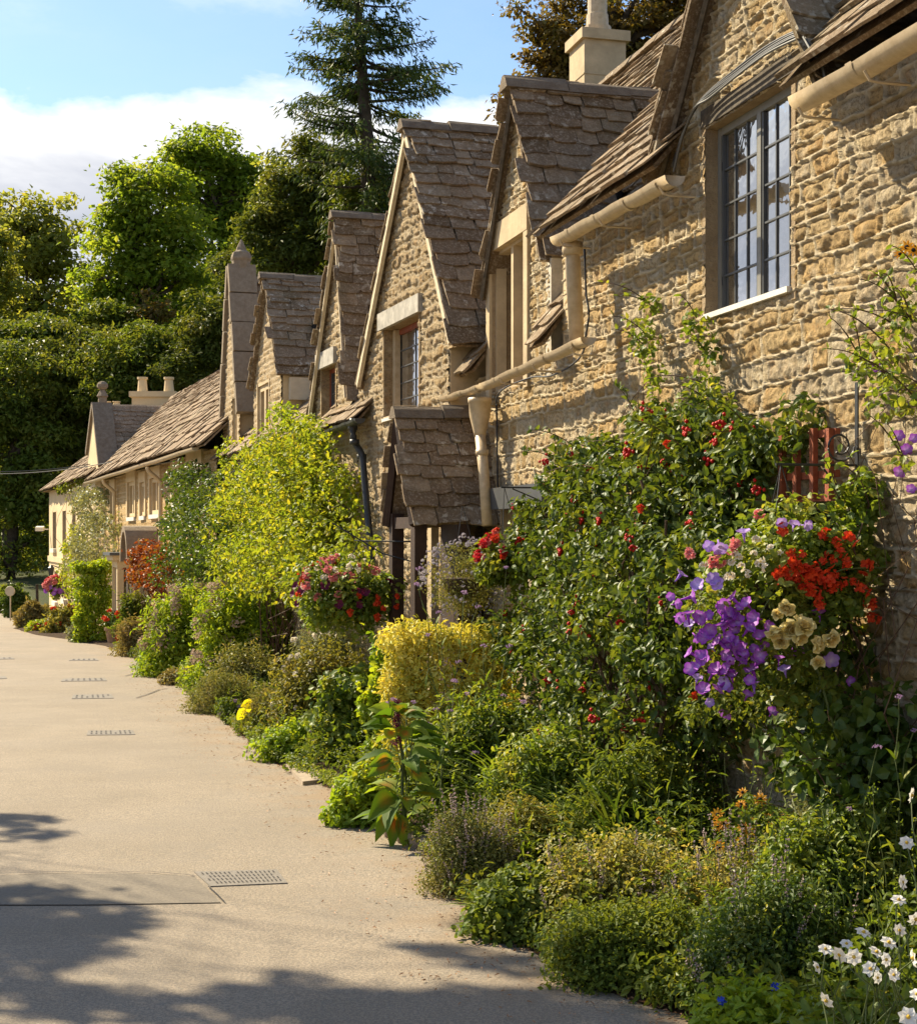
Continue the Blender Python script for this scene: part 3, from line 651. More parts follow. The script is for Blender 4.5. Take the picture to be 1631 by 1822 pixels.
gt.build('cable', M['cable'], near, smooth=True); gg.build('cable', M['cable_grey'], near)

# ---- generic gabled cottage of frame W2
def A2(x, y=955, b=0.): return W2.px(x, y, b)
def gable_cottage(label, aR, aL, Rb, Ap, Lb, zbase, ztop, mat, seed, res, holes, wk, depth=2.6, verge=None, cheek=True, kw={}):
    t = thing('stone_cottage', label, 'cottage', tuple(W2.P((aR + aL) / 2, 0, zbase)), 'cottages of the terrace')
    zt = max(Rb[1], ztop)
    polys = [[(aR, zbase - .3), (aL, zbase - .3), (aL, ztop), (aR, ztop)], [(Rb[0], ztop - .01), (Lb[0], ztop - .01), (Lb[0], Lb[1]), (Rb[0], Rb[1])], [Rb, Lb, Ap]]
    wall('wall', W2, polys, holes, res, mat, t, seed, **wk)
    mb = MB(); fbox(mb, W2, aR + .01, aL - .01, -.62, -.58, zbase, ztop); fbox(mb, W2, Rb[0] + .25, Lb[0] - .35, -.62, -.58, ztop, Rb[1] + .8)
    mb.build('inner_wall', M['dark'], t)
    g = MB(); slope(g, W2, ex(Rb, Ap, .02), Ap, .07, -depth, **kw); slope(g, W2, ex(Lb, Ap, .02), Ap, .07, -depth, **kw)
    r = g.build('gable_roof', M['tile'], t)
    g = MB(); ridge_caps(g, W2.P(Ap[0], .15, Ap[1] + .03), W2.P(Ap[0], -depth, Ap[1] + .03), seg=.55, r=.085); g.build('ridge_caps', M['ridge'], r)
    if cheek:
        g = MB(); fbox(g, W2, Rb[0] - .0, Rb[0] + .16, -1.6, -.03, min(ztop, 1.3), Rb[1] + .02); g.build('cheek_wall', M['ashlar'], t)
    if verge:
        g = MB()
        for q, s_ in ((Rb, 1), (Lb, -1)):
            d = unit(np.array(Ap) - np.array(q)); o = np.array([-d[1], d[0]]) * .085 * s_; 
            pa = np.array(q) - o * .55; pb = np.array(Ap) - o * .55
            A_ = W2.P(pa[0], .045, pa[1]); B_ = W2.P(pb[0], .045, pb[1])
            nrm = unit(np.cross(B_ - A_, W2.n)); g.box(A_ - nrm * verge / 2, B_ - A_, nrm * verge, W2.n * .045)
        g.build('verge_fillet', M['mortar'], r)
    return t
# big gable with the white verges
G4L = A2(632, 682, .09); G4A = A2(719, 222, .09); G4R = A2(800, 604, .09)
h4 = (A2(745)[0], A2(683)[0], A2(715, 742)[1], A2(715, 572)[1])
wk4 = dict(hmin=.07, hmax=.15, wmin=.09, wmax=.26, mw=.010, rib=-.006, bulge=.024, warp=.06, rough=.034, deep=.022)
a4R = W2.aY(15.32); a4L = W2.aY(18.75)
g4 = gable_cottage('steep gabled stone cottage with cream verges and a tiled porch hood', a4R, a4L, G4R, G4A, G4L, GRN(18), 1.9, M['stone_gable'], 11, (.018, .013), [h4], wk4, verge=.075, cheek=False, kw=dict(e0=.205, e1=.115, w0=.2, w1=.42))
w4 = window(g4, W2, *h4, depth=.17, lights=1, cols=2, rows=5, frame='wood_red', fw=.06, reveal=M['stone_gable'], glass='glass')
mb = MB(); fbox(mb, W2, h4[0] - .12, h4[1] + .13, -.15, .05, h4[3] + .003, h4[3] + .20); mb.build('lintel', M['lintel'], w4)
mb = MB(); fbox(mb, W2, h4[1] - .10, h4[1] - .002, -.165, -.10, h4[2] + .02, h4[3] - .005); fbox(mb, W2, h4[0], h4[1] - .02, -.16, .02, h4[2] + .0, h4[2] + .05); mb.build('sill', M['cream'], w4)
mb = MB(); fbox(mb, W2, a4R - .02, a4R + .2, -.6, -.02, GRN(16), 1.95); mb.build('side_wall', M['ashlar'], g4)
# porch hood: ridge runs out from the wall
aP = W2.aY(15.02); zP = 1.22; oP = .64; hw = .54; zPe = .13
b_in = -.32
g = MB(); slope(g, W2, (aP - hw, zPe), (aP, zP), oP, b_in, e0=.165, e1=.11, w0=.2, w1=.36); slope(g, W2, (aP + .40, zPe), (aP, zP), oP, b_in, e0=.165, e1=.11)
ph = g.build('porch_roof', M['tile'], g4)
g = MB(); ridge_caps(g, W2.P(aP, oP + .04, zP + .02), W2.P(aP, b_in, zP + .02), seg=.4, r=.09); g.build('ridge_caps', M['ridge'], ph)
g = MB(); zb = GRN(15.5)
fbox(g, W2, aP + .26, aP + .38, oP - .16, oP - .04, zb, zPe + .1); fbox(g, W2, aP - hw + .02, aP - hw + .16, oP - .16, oP - .04, zb, zPe + .02)
fbox(g, W2, aP - hw + .02, aP - hw + .14, .05, .17, zb, zPe + .02)
fbox(g, W2, aP - hw + .16, aP + .26, oP - .14, oP - .06, zPe - .05, zPe + .06)
g.tube([W2.P(aP + .40, oP - .03, zPe - .02), W2.P(aP, oP - .03, zP - .06)], .05, 4); g.tube([W2.P(aP - hw, oP - .03, zPe - .02), W2.P(aP, oP - .03, zP - .06)], .05, 4)
g.build('porch_frame', M['wood_dark'], g4)
g = MB(); fbox(g, W2, aP - .40, aP + .40, .0, .05, zb, zPe + .15); g.build('door', M['wood_dark'], g4)
g = MB(); fbox(g, W2, aP + .5, aP + .62, .04, .12, zb, zPe + .1); g.build('door_jamb', M['ashlar'], g4)
# next gable
G3L = A2(545, 748, .09); G3A = A2(594, 384, .09); G3R = A2(613, 705, .09)
h3 = (A2(597)[0], A2(572)[0], A2(585, 760)[1], A2(585, 652)[1])
a3L = W2.aY(21.9)
wk3 = dict(hmin=.06, hmax=.12, wmin=.10, wmax=.28, mw=.010, rib=-.004, bulge=.028, warp=.03, rough=.02, deep=.018)
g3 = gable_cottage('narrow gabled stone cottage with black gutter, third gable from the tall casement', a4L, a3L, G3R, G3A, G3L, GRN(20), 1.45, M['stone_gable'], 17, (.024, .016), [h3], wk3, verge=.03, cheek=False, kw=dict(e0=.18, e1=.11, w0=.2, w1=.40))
w3 = window(g3, W2, *h3, depth=.13, lights=1, cols=2, rows=5, frame='wood_red', fw=.05, reveal=M['stone_gable'])
mb = MB(); fbox(mb, W2, h3[0] - .05, h3[1] + .2, -.12, .05, h3[3] + .003, h3[3] + .22); mb.build('lintel', M['lintel'], w3)
g = MB(); E0 = A2(592, 770, .2); E1 = A2(640, 742, .2)
main_roof(g, W2, W2.aY(18.2), W2.aY(20.4), .16, E1[1] + .0, -1.2, E1[1] + 1.5, e0=.2, e1=.14); g.build('roof', M['tile'], g3)
g = MB(); q0 = W2.P(A2(585, 766, .22)[0], .22, A2(585, 766, .22)[1]); q1 = W2.P(A2(640, 744, .22)[0], .22, A2(640, 744, .22)[1]); halfgutter(g, q1, q0, .065); g.build('gutter', M['black_metal'], g3)
T2 = lambda x, y, b=.16: W2.P(A2(x, y, b)[0], b, A2(x, y, b)[1])
g = MB(); g.tube(spline([T2(627, 745, .2), T2(628, 775, .2), T2(630, 787, .18), T2(641, 805, .12), T2(645, 820, .1), T2(650, 880, .1), T2(662, 1010, .1), T2(664, 1100, .1)], 4), .042, 12)
for y, x in ((760, 627), (812, 643), (786, 630)): g.tube([T2(x, y - 4, .2 if y < 800 else .1), T2(x, y + 5, .2 if y < 800 else .1)], .058, 12)
g.build('downpipe', M['black_metal'], g3, smooth=True)
# dormer gable with slab and coped gable
G2L = A2(441, 690, .09); G2A = A2(466, 492, .09); G2R = A2(489, 662, .09)
h2 = (A2(478)[0], A2(458)[0], A2(468, 790)[1], A2(468, 684)[1])
a2L = W2.aY(28.3)
wk2 = dict(hmin=.07, hmax=.13, wmin=.14, wmax=.38, mw=.012, rib=-.008, bulge=.022, warp=.022, rough=.012)
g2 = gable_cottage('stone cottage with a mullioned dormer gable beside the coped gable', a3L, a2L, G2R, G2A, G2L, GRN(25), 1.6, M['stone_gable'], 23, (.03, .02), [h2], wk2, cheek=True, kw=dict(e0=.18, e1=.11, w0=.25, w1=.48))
window(g2, W2, *h2, depth=.2, lights=2, lead=False, frame='ashlar', stonef=True, fw=.09, mull=.14, sill=None, glass='glass_dark')
g = MB(); fbox(g, W2, G2R[0] - .12, G2R[0] + .1, -1.0, -.12, G2R[1] - .42, G2R[1] - .08); g.build('stone_slab', plain('pale_slab', (.58, .50, .38), .9, .15, 6, .4), g2)
g = MB(); main_roof(g, W2, a3L - .3, a2L, .18, 1.42, -2.4, 4.2, e0=.24, e1=.14); g.build('roof', M['tile'], g2)
G1L = A2(397, 762); G1A = A2(411, 474); G1R = A2(427, 738)
h1b = (A2(424)[0], A2(414)[0], A2(418, 815)[1], A2(418, 708)[1])
mb = MB(); z0 = 1.35
polys = [[G1R, G1L, G1A], [(G1R[0], z0), (G1L[0], z0), (G1L[0], G1L[1]), (G1R[0], G1R[1])]]
gb = wall('coped_gable', W2, polys, [h1b], (.04, .025), M['stone_gable'], g2, 29, b0=.02, **wk2)
window(g2, W2, *h1b, depth=.14, lights=2, lead=False, frame='ashlar', stonef=True, fw=.08, mull=.12, sill=None, glass='glass_dark')
g = MB()
for q in (G1R, G1L):
    p = W2.P(q[0], -.42, q[1]); r_ = W2.P(G1A[0], -.42, G1A[1]); nrm = unit(np.cross(r_ - p, W2.n)); 
    if nrm[2] < 0: nrm = -nrm
    for k in range(5): g.box(p + (r_ - p) * (k / 5 + .004), (r_ - p) * (.192), W2.n * (.50 + .01 * (k % 2)), nrm * (.13 + .008 * (k % 3)))
o_ = g.build('coping', M['coping'], gb)
g = MB(); t0 = W2.P(G1A[0], -.18, G1A[1])
g.tube([t0 + np.array([0, 0, z]) for z in (-.35, .10, .14, .17, .26, .30, .36, .44, .50)], [.17, .17, .19, .19, .16, .10, .08, .04, .012], 8); g.build('finial', M['coping'], gb)
g = MB(); slope(g, W2, G1R, (G1A[0], G1A[1] - .25), -.4, -3.0, e0=.18, e1=.11); slope(g, W2, G1L, (G1A[0], G1A[1] - .25), -.4, -3.0, e0=.18, e1=.11)
ridge_caps(g, W2.P(G1A[0], -.4, G1A[1] - .2), W2.P(G1A[0], -3., G1A[1] - .2)); g.build('gable_roof', M['tile'], g2)

# ---- long golden house (frame W3)
def A3(x, y=955, b=0.): return W3.px(x, y, b)
aF0 = W3.aY(28.25); aF1 = W3.aY(46.0); zF = 1.66
fh = thing('stone_house', 'long golden stone house with sweeping stone slate roof and bay window', 'house', tuple(W3.P((aF0 + aF1) / 2, 0, GRN(38))))
wins = []
for (x0, x1, y0, y1, n) in ((227, 240, 857, 920, 2), (249.5, 258, 858, 918, 2), (267, 284, 850, 915, 2), (335, 358, 826, 886, 2), (307, 318, 838, 895, 1), (197, 204, 870, 925, 2)):
    xm = (x0 + x1) / 2; wins.append((A3(x1)[0], A3(x0)[0], A3(xm, y1)[1], A3(xm, y0)[1], n))
wall('wall', W3, [[(aF0, GRN(40) - .3), (aF1, GRN(40) - .3), (aF1, zF), (aF0, zF)]], [q[:4] for q in wins], (.05, .028), M['stone_far'], fh, 31, hmin=.10, hmax=.17, wmin=.22, wmax=.5, mw=.014, rib=-.01, bulge=.016, warp=.015, rough=.01)
for q in wins:
    ww = window(fh, W3, *q[:4], depth=.20, lights=q[4], lead=False, frame='ashlar_far', stonef=True, fw=.10, mull=.14, sill=None, glass='glass_dark')
    g = MB(); fbox(g, W3, q[0] - .02, q[1] + .02, -.1, .045, q[2] - .10, q[2] - .004); g.build('sill', M['cream_sill'], ww)
    g = MB(); fbox(g, W3, q[0] - .16, q[0] - .002, -.1, .03, q[2], q[3]); fbox(g, W3, q[1] + .002, q[1] + .16, -.1, .03, q[2], q[3]); fbox(g, W3, q[0] - .16, q[1] + .16, -.1, .035, q[3] + .002, q[3] + .26); g.build('surround', M['ashlar_far'], ww)
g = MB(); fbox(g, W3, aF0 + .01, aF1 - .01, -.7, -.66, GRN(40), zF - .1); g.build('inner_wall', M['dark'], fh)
g = MB(); tl = lambda v: (0, aF1 - aF0 - .0)
main_roof(g, W3, aF0 - .6, aF1 + .1, .35, zF + .02, -2.25, 4.25, e0=.30, e1=.14, w0=.22, w1=.5, th=.045, sag=-.06)
ridge_caps(g, W3.P(aF0 - .6, -2.25, 4.3), W3.P(aF1 + .1, -2.25, 4.3), r=.10); g.build('roof', M['tile_far'], fh)
g = MB(); halfgutter(g, W3.P(aF0 + .1, .38, zF + .0), W3.P(aF1, .38, zF - .02), .07); g.build('gutter', M['cream'], fh)
for x in (209, 293):
    a, z = A3(x); g = MB(); g.tube(spline([W3.P(a, .38, zF - .05), W3.P(a, .36, zF - .2), W3.P(a, .12, zF - .42), W3.P(a, .10, zF - .7), W3.P(a, .10, GRN(40) + 1.3)], 4), .05, 8); g.build('downpipe', M['ashlar_far'], fh)
# bay with lead flat roof and arched hood beside it
Bb = .62; c0 = A3(208, 0, Bb)[0]; c1 = A3(198.5, 0, Bb)[0]; zt = A3(222, 988, Bb)[1]; zb0 = GRN(40)
bay = MB(); fbox(bay, W3, c0, c1, 0, Bb, zb0, zt - 1.95); 
for a in (c0, c1 - .14): fbox(bay, W3, a, a + .14, Bb - .16, Bb - .002, zt - 1.95, zt - .32)
fbox(bay, W3, c0 - .0, c0 + .12, 0, .10, zt - 1.95, zt - .32); fbox(bay, W3, c1 - .14, c1, 0, Bb - .17, zt - 1.95, zt - .32); fbox(bay, W3, c0, c1, 0, Bb, zt - .32, zt - .02); fbox(bay, W3, c0 - .10, c1 + .10, .01, Bb + .12, zt - .14, zt - .021)
bw = bay.build('bay_window', M['ashlar_far'], fh)
g = MB(); fbox(g, W3, c0 - .16, c1 + .16, .012, Bb + .2, zt - .02, zt + .05); g.build('lead_roof', M['lead'], bw)
g = MB(); fbox(g, W3, c0 + .15, c1 - .15, Bb - .11, Bb - .10, zt - 1.95, zt - .32); fbox(g, W3, c0 + .05, c0 + .06, .10, Bb - .17, zt - 1.95, zt - .32); g.build('glass', M['glass_dark'], bw)
g = MB()
for k in range(1, 8): a = c0 + .14 + (c1 - c0 - .2) * k / 8; fbox(g, W3, a - .01, a + .01, Bb - .1, Bb - .08, zt - 1.95, zt - .32)
for k in range(5): z = zt - 1.9 + k * .36; fbox(g, W3, c0 + .1, c1 - .1, Bb - .1, Bb - .082, z, z + .02)
for k in range(1, 4): b = .1 + (Bb - .27) * k / 4; fbox(g, W3, c0 + .035, c0 + .05, b, b + .03, zt - 1.95, zt - .32)
g.build('leading', M['cream_sill'], bw)
g = MB(); ac = A3(246, 0, .4)[0]; r0 = .62; zc = A3(246, 980, .3)[1] - .25; V = []; F = []
for i in range(13):
    t = math.pi * i / 12
    for rr_, b in ((r0, .02), (r0, .75), (r0 - .1, .75), (r0 - .1, .02)): V.append(W3.P(ac + rr_ * math.cos(t), b, zc + rr_ * 1.35 * math.sin(t)))
for i in range(12): F += [(i * 4 + j, i * 4 + (j + 1) % 4, i * 4 + 4 + (j + 1) % 4, i * 4 + 4 + j) for j in range(4)]
g.faces(V, F); g.build('arched_hood', M['coping'], fh)

# ---- far corner house
aL0 = W3.aY(46.3); aL1 = W3.aY(62.4); zL = 1.86
lh = thing('corner_house', 'pale smooth stone corner house at the far end of the street', 'house', tuple(W3.P((aL0 + aL1) / 2, 0, GRN(55))))
LL = A3(156, 805, .1); LA = A3(167, 722, .1); LR = A3(178.5, 825, .1)
wl = []
for (x0, x1, y0, y1) in ((93.5, 99.5, 911, 976), (111, 117, 909, 976), (128.5, 134, 906, 968), (96.5, 102, 1017, 1070), (113.5, 118.5, 1017, 1066)):
    xm = (x0 + x1) / 2; wl.append((A3(x1)[0], A3(x0)[0], A3(xm, y1)[1], A3(xm, y0)[1]))
G_ = MB()
xs_ = sorted(set([aL0, aL1] + [v for q in wl for v in q[:2]])); zs_ = sorted(set([GRN(55) - .4, zL] + [v for q in wl for v in q[2:]]))
for i in range(len(xs_) - 1):
    for j in range(len(zs_) - 1):
        ca = (xs_[i] + xs_[i + 1]) / 2; cz = (zs_[j] + zs_[j + 1]) / 2
        if any(q[0] < ca < q[1] and q[2] < cz < q[3] for q in wl): continue
        G_.faces([W3.P(xs_[i], 0, zs_[j]), W3.P(xs_[i + 1], 0, zs_[j]), W3.P(xs_[i + 1], 0, zs_[j + 1]), W3.P(xs_[i], 0, zs_[j + 1])], [(0, 1, 2, 3)])
G_.faces([W3.P(aL1, 0, GRN(55) - .4), W3.P(aL1, -5, GRN(55) - .4), W3.P(aL1, -5, zL), W3.P(aL1, 0, zL)], [(0, 1, 2, 3)])
zs1 = A3(100, 995)[1]; fbox(G_, W3, aL0, aL1 + .03, .002, .06, zs1 - .12, zs1 + .10)
G_.build('wall', M['ashlar_far'], lh)
for q in wl: 
    ww = window(lh, W3, *q, depth=.16, lights=1, lead=True, cols=2, rows=4, frame='wood_dark', fw=.06, sill=None, glass='glass_dark')
    g = MB(); fbox(g, W3, q[0] - .06, q[1] + .06, -.1, .12, q[2] - .16, q[2] - .004); g.build('sill', M['cream_sill'], ww)
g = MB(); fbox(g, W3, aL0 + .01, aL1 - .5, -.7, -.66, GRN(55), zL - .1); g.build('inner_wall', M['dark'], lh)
g = MB(); ln = aL1 - aL0
E = W3.P(aL0 - .5, .3, zL); Rg = W3.P(aL0 - .5, -2.3, 4.2); V = Rg - E; l = np.linalg.norm(V); V /= l; Nn = np.cross(W3.u, V); Nn = Nn if Nn[2] > 0 else -Nn
hip = lambda t: (0, ln + .9 - t * 9.5)
slates(g, E, W3.u, V, Nn, ln + .9, l, e0=.34, e1=.18, w0=.3, w1=.6, th=.045, ulim=hip)
e1 = W3.P(aL1 + .4, .3, zL); e2 = W3.P(aL1 + .4, -5.2, zL); t1 = W3.P(aL1 + .4 - 9.5, -2.3, 4.2); t2 = W3.P(aL0 - .5, -5, zL)
g.faces([E - Nn * .03, e1 - Nn * .03, t1 - Nn * .03, Rg - Nn * .03, e2, t2], [(0, 1, 2, 3), (1, 4, 2), (3, 2, 4, 5)], 0, tint=.4); g.build('roof', M['tile_far'], lh)
g = MB(); g.faces([W3.P(LR[0], .1, LR[1] - 1.6), W3.P(LL[0], .1, LL[1] - 1.6), W3.P(LL[0], .1, LL[1]), W3.P(LA[0], .1, LA[1]), W3.P(LR[0], .1, LR[1])], [(0, 1, 2, 3, 4)])
fbox(g, W3, LR[0] - .01, LR[0] + .25, -2.5, .098, LR[1] - 1.6, LR[1] + .05)
gl = g.build('gable', M['ashlar_far'], lh)
g = MB(); slope(g, W3, LR, LA, .02, -3.4, e0=.24, e1=.16); slope(g, W3, LL, LA, .02, -3.4, e0=.24, e1=.16); ridge_caps(g, W3.P(LA[0], .0, LA[1]), W3.P(LA[0], -3.4, LA[1]), r=.12); g.build('gable_roof', M['tile_far'], lh)
g = MB()
for q in (LR, LL):
    p = W3.P(q[0], -.42, q[1] - .1); r_ = W3.P(LA[0], -.42, LA[1]); nrm = unit(np.cross(r_ - p, W3.n)); nrm = nrm if nrm[2] > 0 else -nrm
    g.box(p, r_ - p, W3.n * .6, nrm * .16)
g.build('coping', M['ridge'], gl)
g = MB(); t0 = W3.P(LA[0], -.15, LA[1]); g.tube([t0 + np.array([0, 0, z]) for z in (0, .25, .3, .5, .52, .58, .66, .74, .76)], [.14, .13, .18, .07, .12, .17, .17, .1, .02], 8); g.build('finial', M['coping'], gl)
# security lamp on the corner
g = MB(); p = W3.P(*[aL1 - .1, .0, A3(82, 942)[1]]); p = W3.P(aL1 - .3, .05, A3(82, 942)[1]); g.tube([p, p + W3.n * .2], .03, 6); g.box(p + W3.n * .2 - np.array([0, .1, .08]), W3.n * .3, np.array([0, .25, .05]), (0, 0, .16)); g.build('security_lamp', M['cream_sill'], lh)
g = MB(); p = W3.P(A3(107)[0], .04, A3(107, 1010)[1]); g.tube([p, p + W3.n * .3 + np.array([0, 0, .1])], .02, 5); g.tube([p + W3.n * .3 + np.array([0, 0, z]) for z in (.1, .02, 0, -.3, -.36)], [.02, .1, .13, .08, .03], 6); g.build('wall_lantern', M['black_metal'], lh)
# chimneys behind the roofs
def chimney(label, x0, x1, y0, y1, Y, pots, potw, poth):
    c = PX((x0 + x1) / 2, y1, Y); wdt = (x1 - x0) / FL * Y; h = (y1 - y0) / FL * Y
    t = thing('chimney_stack', label, 'chimney', tuple(c - np.array([0, 0, 2])))
    g = MB(); cc = c.copy(); g.box(cc + np.array([-wdt / 2, -.35, -2]), (wdt, 0, 0), (0, .8, 0), (0, 0, 2 + h - .18)); g.box(cc + np.array([-wdt / 2 - .08, -.43, h - .18]), (wdt + .16, 0, 0), (0, .96, 0), (0, 0, .18)); g.build('stack', M['ashlar_far'], t)
    for px_ in pots:
        b = PX(px_, y0, Y); g = MB(); pw = potw / FL * Y / 2; hh = poth / FL * Y
        g.tube([b + np.array([0, 0, z]) for z in (0, hh * .85, hh * .86, hh)], [pw * 1.1, pw * .85, pw * 1.1, pw * 1.1], 10); g.build('chimney_pot', M['ashlar_far'], t)
    return t
chimney('wide stone chimney with two tall pots above the long slate roof', 238, 312, 698, 730, 50, (253, 300), 17, 27)
chimney('low stone chimney with two squat pots behind the finial', 182, 216, 724, 735, 53, (190, 207), 13, 10)
# overhead wires
g = MB()
def wire(p, q, sag, r=.012):
    P = [np.array(p) + (np.array(q) - np.array(p)) * t - np.array([0, 0, sag * 4 * t * (1 - t)]) for t in np.linspace(0, 1, 24)]; return P
g.tube(wire(PX(-300, 800, 44), W3.P(A3(205)[0], .1, A3(205, 822)[1]), .5), .013, 5); g.tube(wire(W3.P(A3(205)[0], .1, A3(205, 822)[1]), W3.P(A3(330)[0], .12, A3(330, 818)[1]), .1), .013, 5); g.tube(wire(PX(-300, 795, 46), W3.P(A3(172)[0], .2, A3(172, 826)[1]), .45), .012, 5)
tag(g.build('overhead_wire', M['cable_grey']), 'thin grey overhead wires crossing to the long golden house', 'wire')

# ================================================================== VEGETATION
RH = (np.array([(0, 0, 0), (.42, .5, .10), (1, 0, -.06), (.42, -.5, .10)]), [(0, 1, 2), (0, 2, 3)])
LF = (np.array([(0, 0, 0), (.28, .42, .10), (.66, .36, .05), (1, 0, -.14), (.5, 0, -.0), (.66, -.36, .05), (.28, -.42, .10)]), [(0, 1, 2, 4), (4, 2, 3), (0, 4, 5, 6), (4, 3, 5)])
def _blade(n=5, arc=.5):
    V = []; F = []
    for i in range(n + 1):
        t = i / n; w = .5 * math.sin(math.pi * min(1, .12 + t * .88)) ** .7; x = t * (1 - arc * .35 * t); z = -arc * t * t
        V += [(x, w, z + .1 * w), (x, -w, z + .1 * w)]
    for i in range(n): F.append((2 * i, 2 * i + 1, 2 * i + 3, 2 * i + 2))
    return np.array(V), F
BL = _blade(); BS = _blade(3, .15)
def scatter(mb, T, P, D, Nn, L, W, tint=None, **at):
    P = np.asarray(P, float); n = len(P)
    if n == 0: return
    D = unit(D); Sd = unit(np.cross(Nn, D)); Nn = np.cross(D, Sd)
    L = np.broadcast_to(np.asarray(L, float), (n,)); W = np.broadcast_to(np.asarray(W, float), (n,))
    tv, tf = T; k = len(tv)
    V = P[:, None, :] + tv[None, :, 0, None] * (L[:, None, None] * D[:, None, :]) + tv[None, :, 1, None] * (W[:, None, None] * Sd[:, None, :]) + tv[None, :, 2, None] * (L[:, None, None] * Nn[:, None, :])
    fl = np.concatenate([np.array(f) for f in tf]); ft = np.array([len(f) for f in tf])
    Li = (np.arange(n)[:, None] * k + fl[None]).ravel(); Ti = np.tile(ft, n)
    tint = R.rand(n) if tint is None else np.broadcast_to(tint, (n,))
    mb.add(V.reshape(-1, 3), Li, Ti, tint=np.repeat(tint, k), **at)
def sph(n): return unit(R.normal(size=(n, 3)))
def clumps(mb, cs, rs, per, size, T=RH, asp=.6, flat=.65, up=.6, hang=0., out=.8, jit=.35, shell=.45):
    """leaf clumps: cs centres, rs radii"""
    n = len(cs); k = np.maximum(3, (per * (rs / rs.mean()) ** 2).astype(int)); c = np.repeat(cs, k, 0); r = np.repeat(rs, k)
    m = len(c); d = sph(m); rad = (shell + (1 - shell) * R.rand(m)) ** .6 * r * np.where(R.rand(m) < .12, 1 + .5 * R.rand(m), 1); p = c + d * rad[:, None] * np.array([1, 1, flat])
    nn = unit(d * out + np.array([0, 0, up]) + R.normal(size=(m, 3)) * .55)
    dd = R.normal(size=(m, 3)); dd -= (dd * nn).sum(1, keepdims=True) * nn; dd = unit(dd) + np.array([0, 0, -hang]) + d * .3
    tn = np.clip(np.repeat(R.rand(n), k) * .45 + R.rand(m) * .55, 0, 1)
    s = size * (1 - jit + 2 * jit * R.rand(m)); scatter(mb, T, p, dd, nn, s, s * asp, tint=tn)
def ellips(cs, rad, n, lo=.55, hi=1.0):
    """clump centres near the surface of a list of ellipsoids"""
    cs = np.array(cs); rad = np.array(rad); a = rad[:, 0] * rad[:, 2]; k = np.maximum(1, (n * a / a.sum()).astype(int)); o = []
    for c, q, m in zip(cs, rad, k):
        o.append(c + sph(m) * q * (lo + (hi - lo) * R.rand(m, 1) ** .6) * (1 + .16 * R.normal(size=(m, 1))))
    return np.concatenate(o)
def limb(mb, p, q, r0, r1, k=6, seg=5, wob=.06, droop=.0):
    p = np.asarray(p, float); q = np.asarray(q, float); L = np.linalg.norm(q - p); P = []
    for i in range(seg + 1):
        t = i / seg; x = p + (q - p) * t; x = x + R.normal(size=3) * wob * L * math.sin(math.pi * t) * .5 + np.array([0, 0, (.12 - droop) * L * math.sin(math.pi * t)]); P.append(x)
    mb.tube(P, [r0 + (r1 - r0) * i / seg for i in range(seg + 1)], k); return P
def tree(name, label, cat, bx, Y, lobes, mat, ncl, per, size, cr, tr, group='trees behind the houses', base_z=None, T=RH, asp=.65, flat=.6, bark='bark_far', limbs=22, dep=.9, top=None, lo=.5, hang=0.):
    if bx < 420 and Y > 55: k_ = 1.5 if Y < 75 else 1.42; Y *= k_; size *= k_; cr *= k_; tr *= k_
    b = PX(bx, 1000, Y); b[2] = (gz(Y) - .3) if base_z is None else base_z
    root = thing(name, label, cat, tuple(b), group)
    cs = []; rad = []
    for l in lobes:
        cx, cy, rx, ry = l[:4]; dy = l[4] if len(l) > 4 else 0; k = Y / FL
        cs.append(PX(cx, cy, Y + dy)); rad.append((rx * k, rx * k * dep, ry * k))
    C_ = ellips(cs, rad, int(ncl * (.62 if 'lf_y' in mat or 'mid' in mat else .5)), lo * .55); rs = cr * .92 * (.4 + 1.1 * R.rand(len(C_)))
    mb = MB(); clumps(mb, C_, rs, per * .85, size * .8, T, asp, .42, hang=hang, up=.8, jit=.5, shell=.1); mb.build('crown', M[mat], root)
    cen = np.array(cs).mean(0); tp = cen.copy() if top is None else top; g = MB()
    tp[2] = max(c[2] for c in cs)
    P = limb(g, b, tp, tr, tr * .25, 8, 8, .03)
    pick = C_[R.choice(len(C_), min(limbs, len(C_)), False)]
    for c in pick:
        i = int(np.clip(len(P) * np.clip((c[2] - b[2]) / (tp[2] - b[2] + .1) * .75, .2, .85), 1, len(P) - 2)); limb(g, P[i], c, tr * .38, tr * .06, 5, 5, .10)
    g.build('trunk', M[bark], root, smooth=True); return root

tree('ash_tree', 'pale green airy tree at the left edge of the wood, trunk showing', 'tree', 60, 92, [(45, 450, 75, 95), (100, 420, 50, 70), (20, 400, 45, 55), (110, 480, 40, 60), (60, 560, 80, 70)], 'lf_ash', 150, 120, .42, 1.5, .35, limbs=34, lo=.35)
tree('lime_tree', 'broad bright green tree with a spreading crown, left of the two tallest crowns', 'tree', 262, 80, [(262, 350, 70, 62), (205, 435, 62, 58), (295, 430, 78, 66), (170, 500, 42, 50), (240, 520, 80, 62), (215, 372, 40, 34), (330, 500, 50, 55)], 'lf_lime', 230, 150, .36, 1.25, .42, limbs=40, lo=.45)
tree('lime_tree', 'taller bright green tree with a rounded top behind the coped gable', 'tree', 392, 86, [(372, 292, 72, 62), (425, 335, 45, 62), (330, 300, 36, 36), (405, 410, 52, 55), (345, 380, 42, 45), (440, 300, 22, 28)], 'lf_lime', 180, 140, .38, 1.2, .42, limbs=40, lo=.5)
tree('ash_tree', 'thin yellowish tree seen in the gap left of the tall spruce', 'tree', 490, 95, [(485, 300, 28, 38), (475, 350, 30, 40), (500, 380, 30, 30)], 'lf_ash', 40, 70, .40, 1.1, .2, limbs=16)
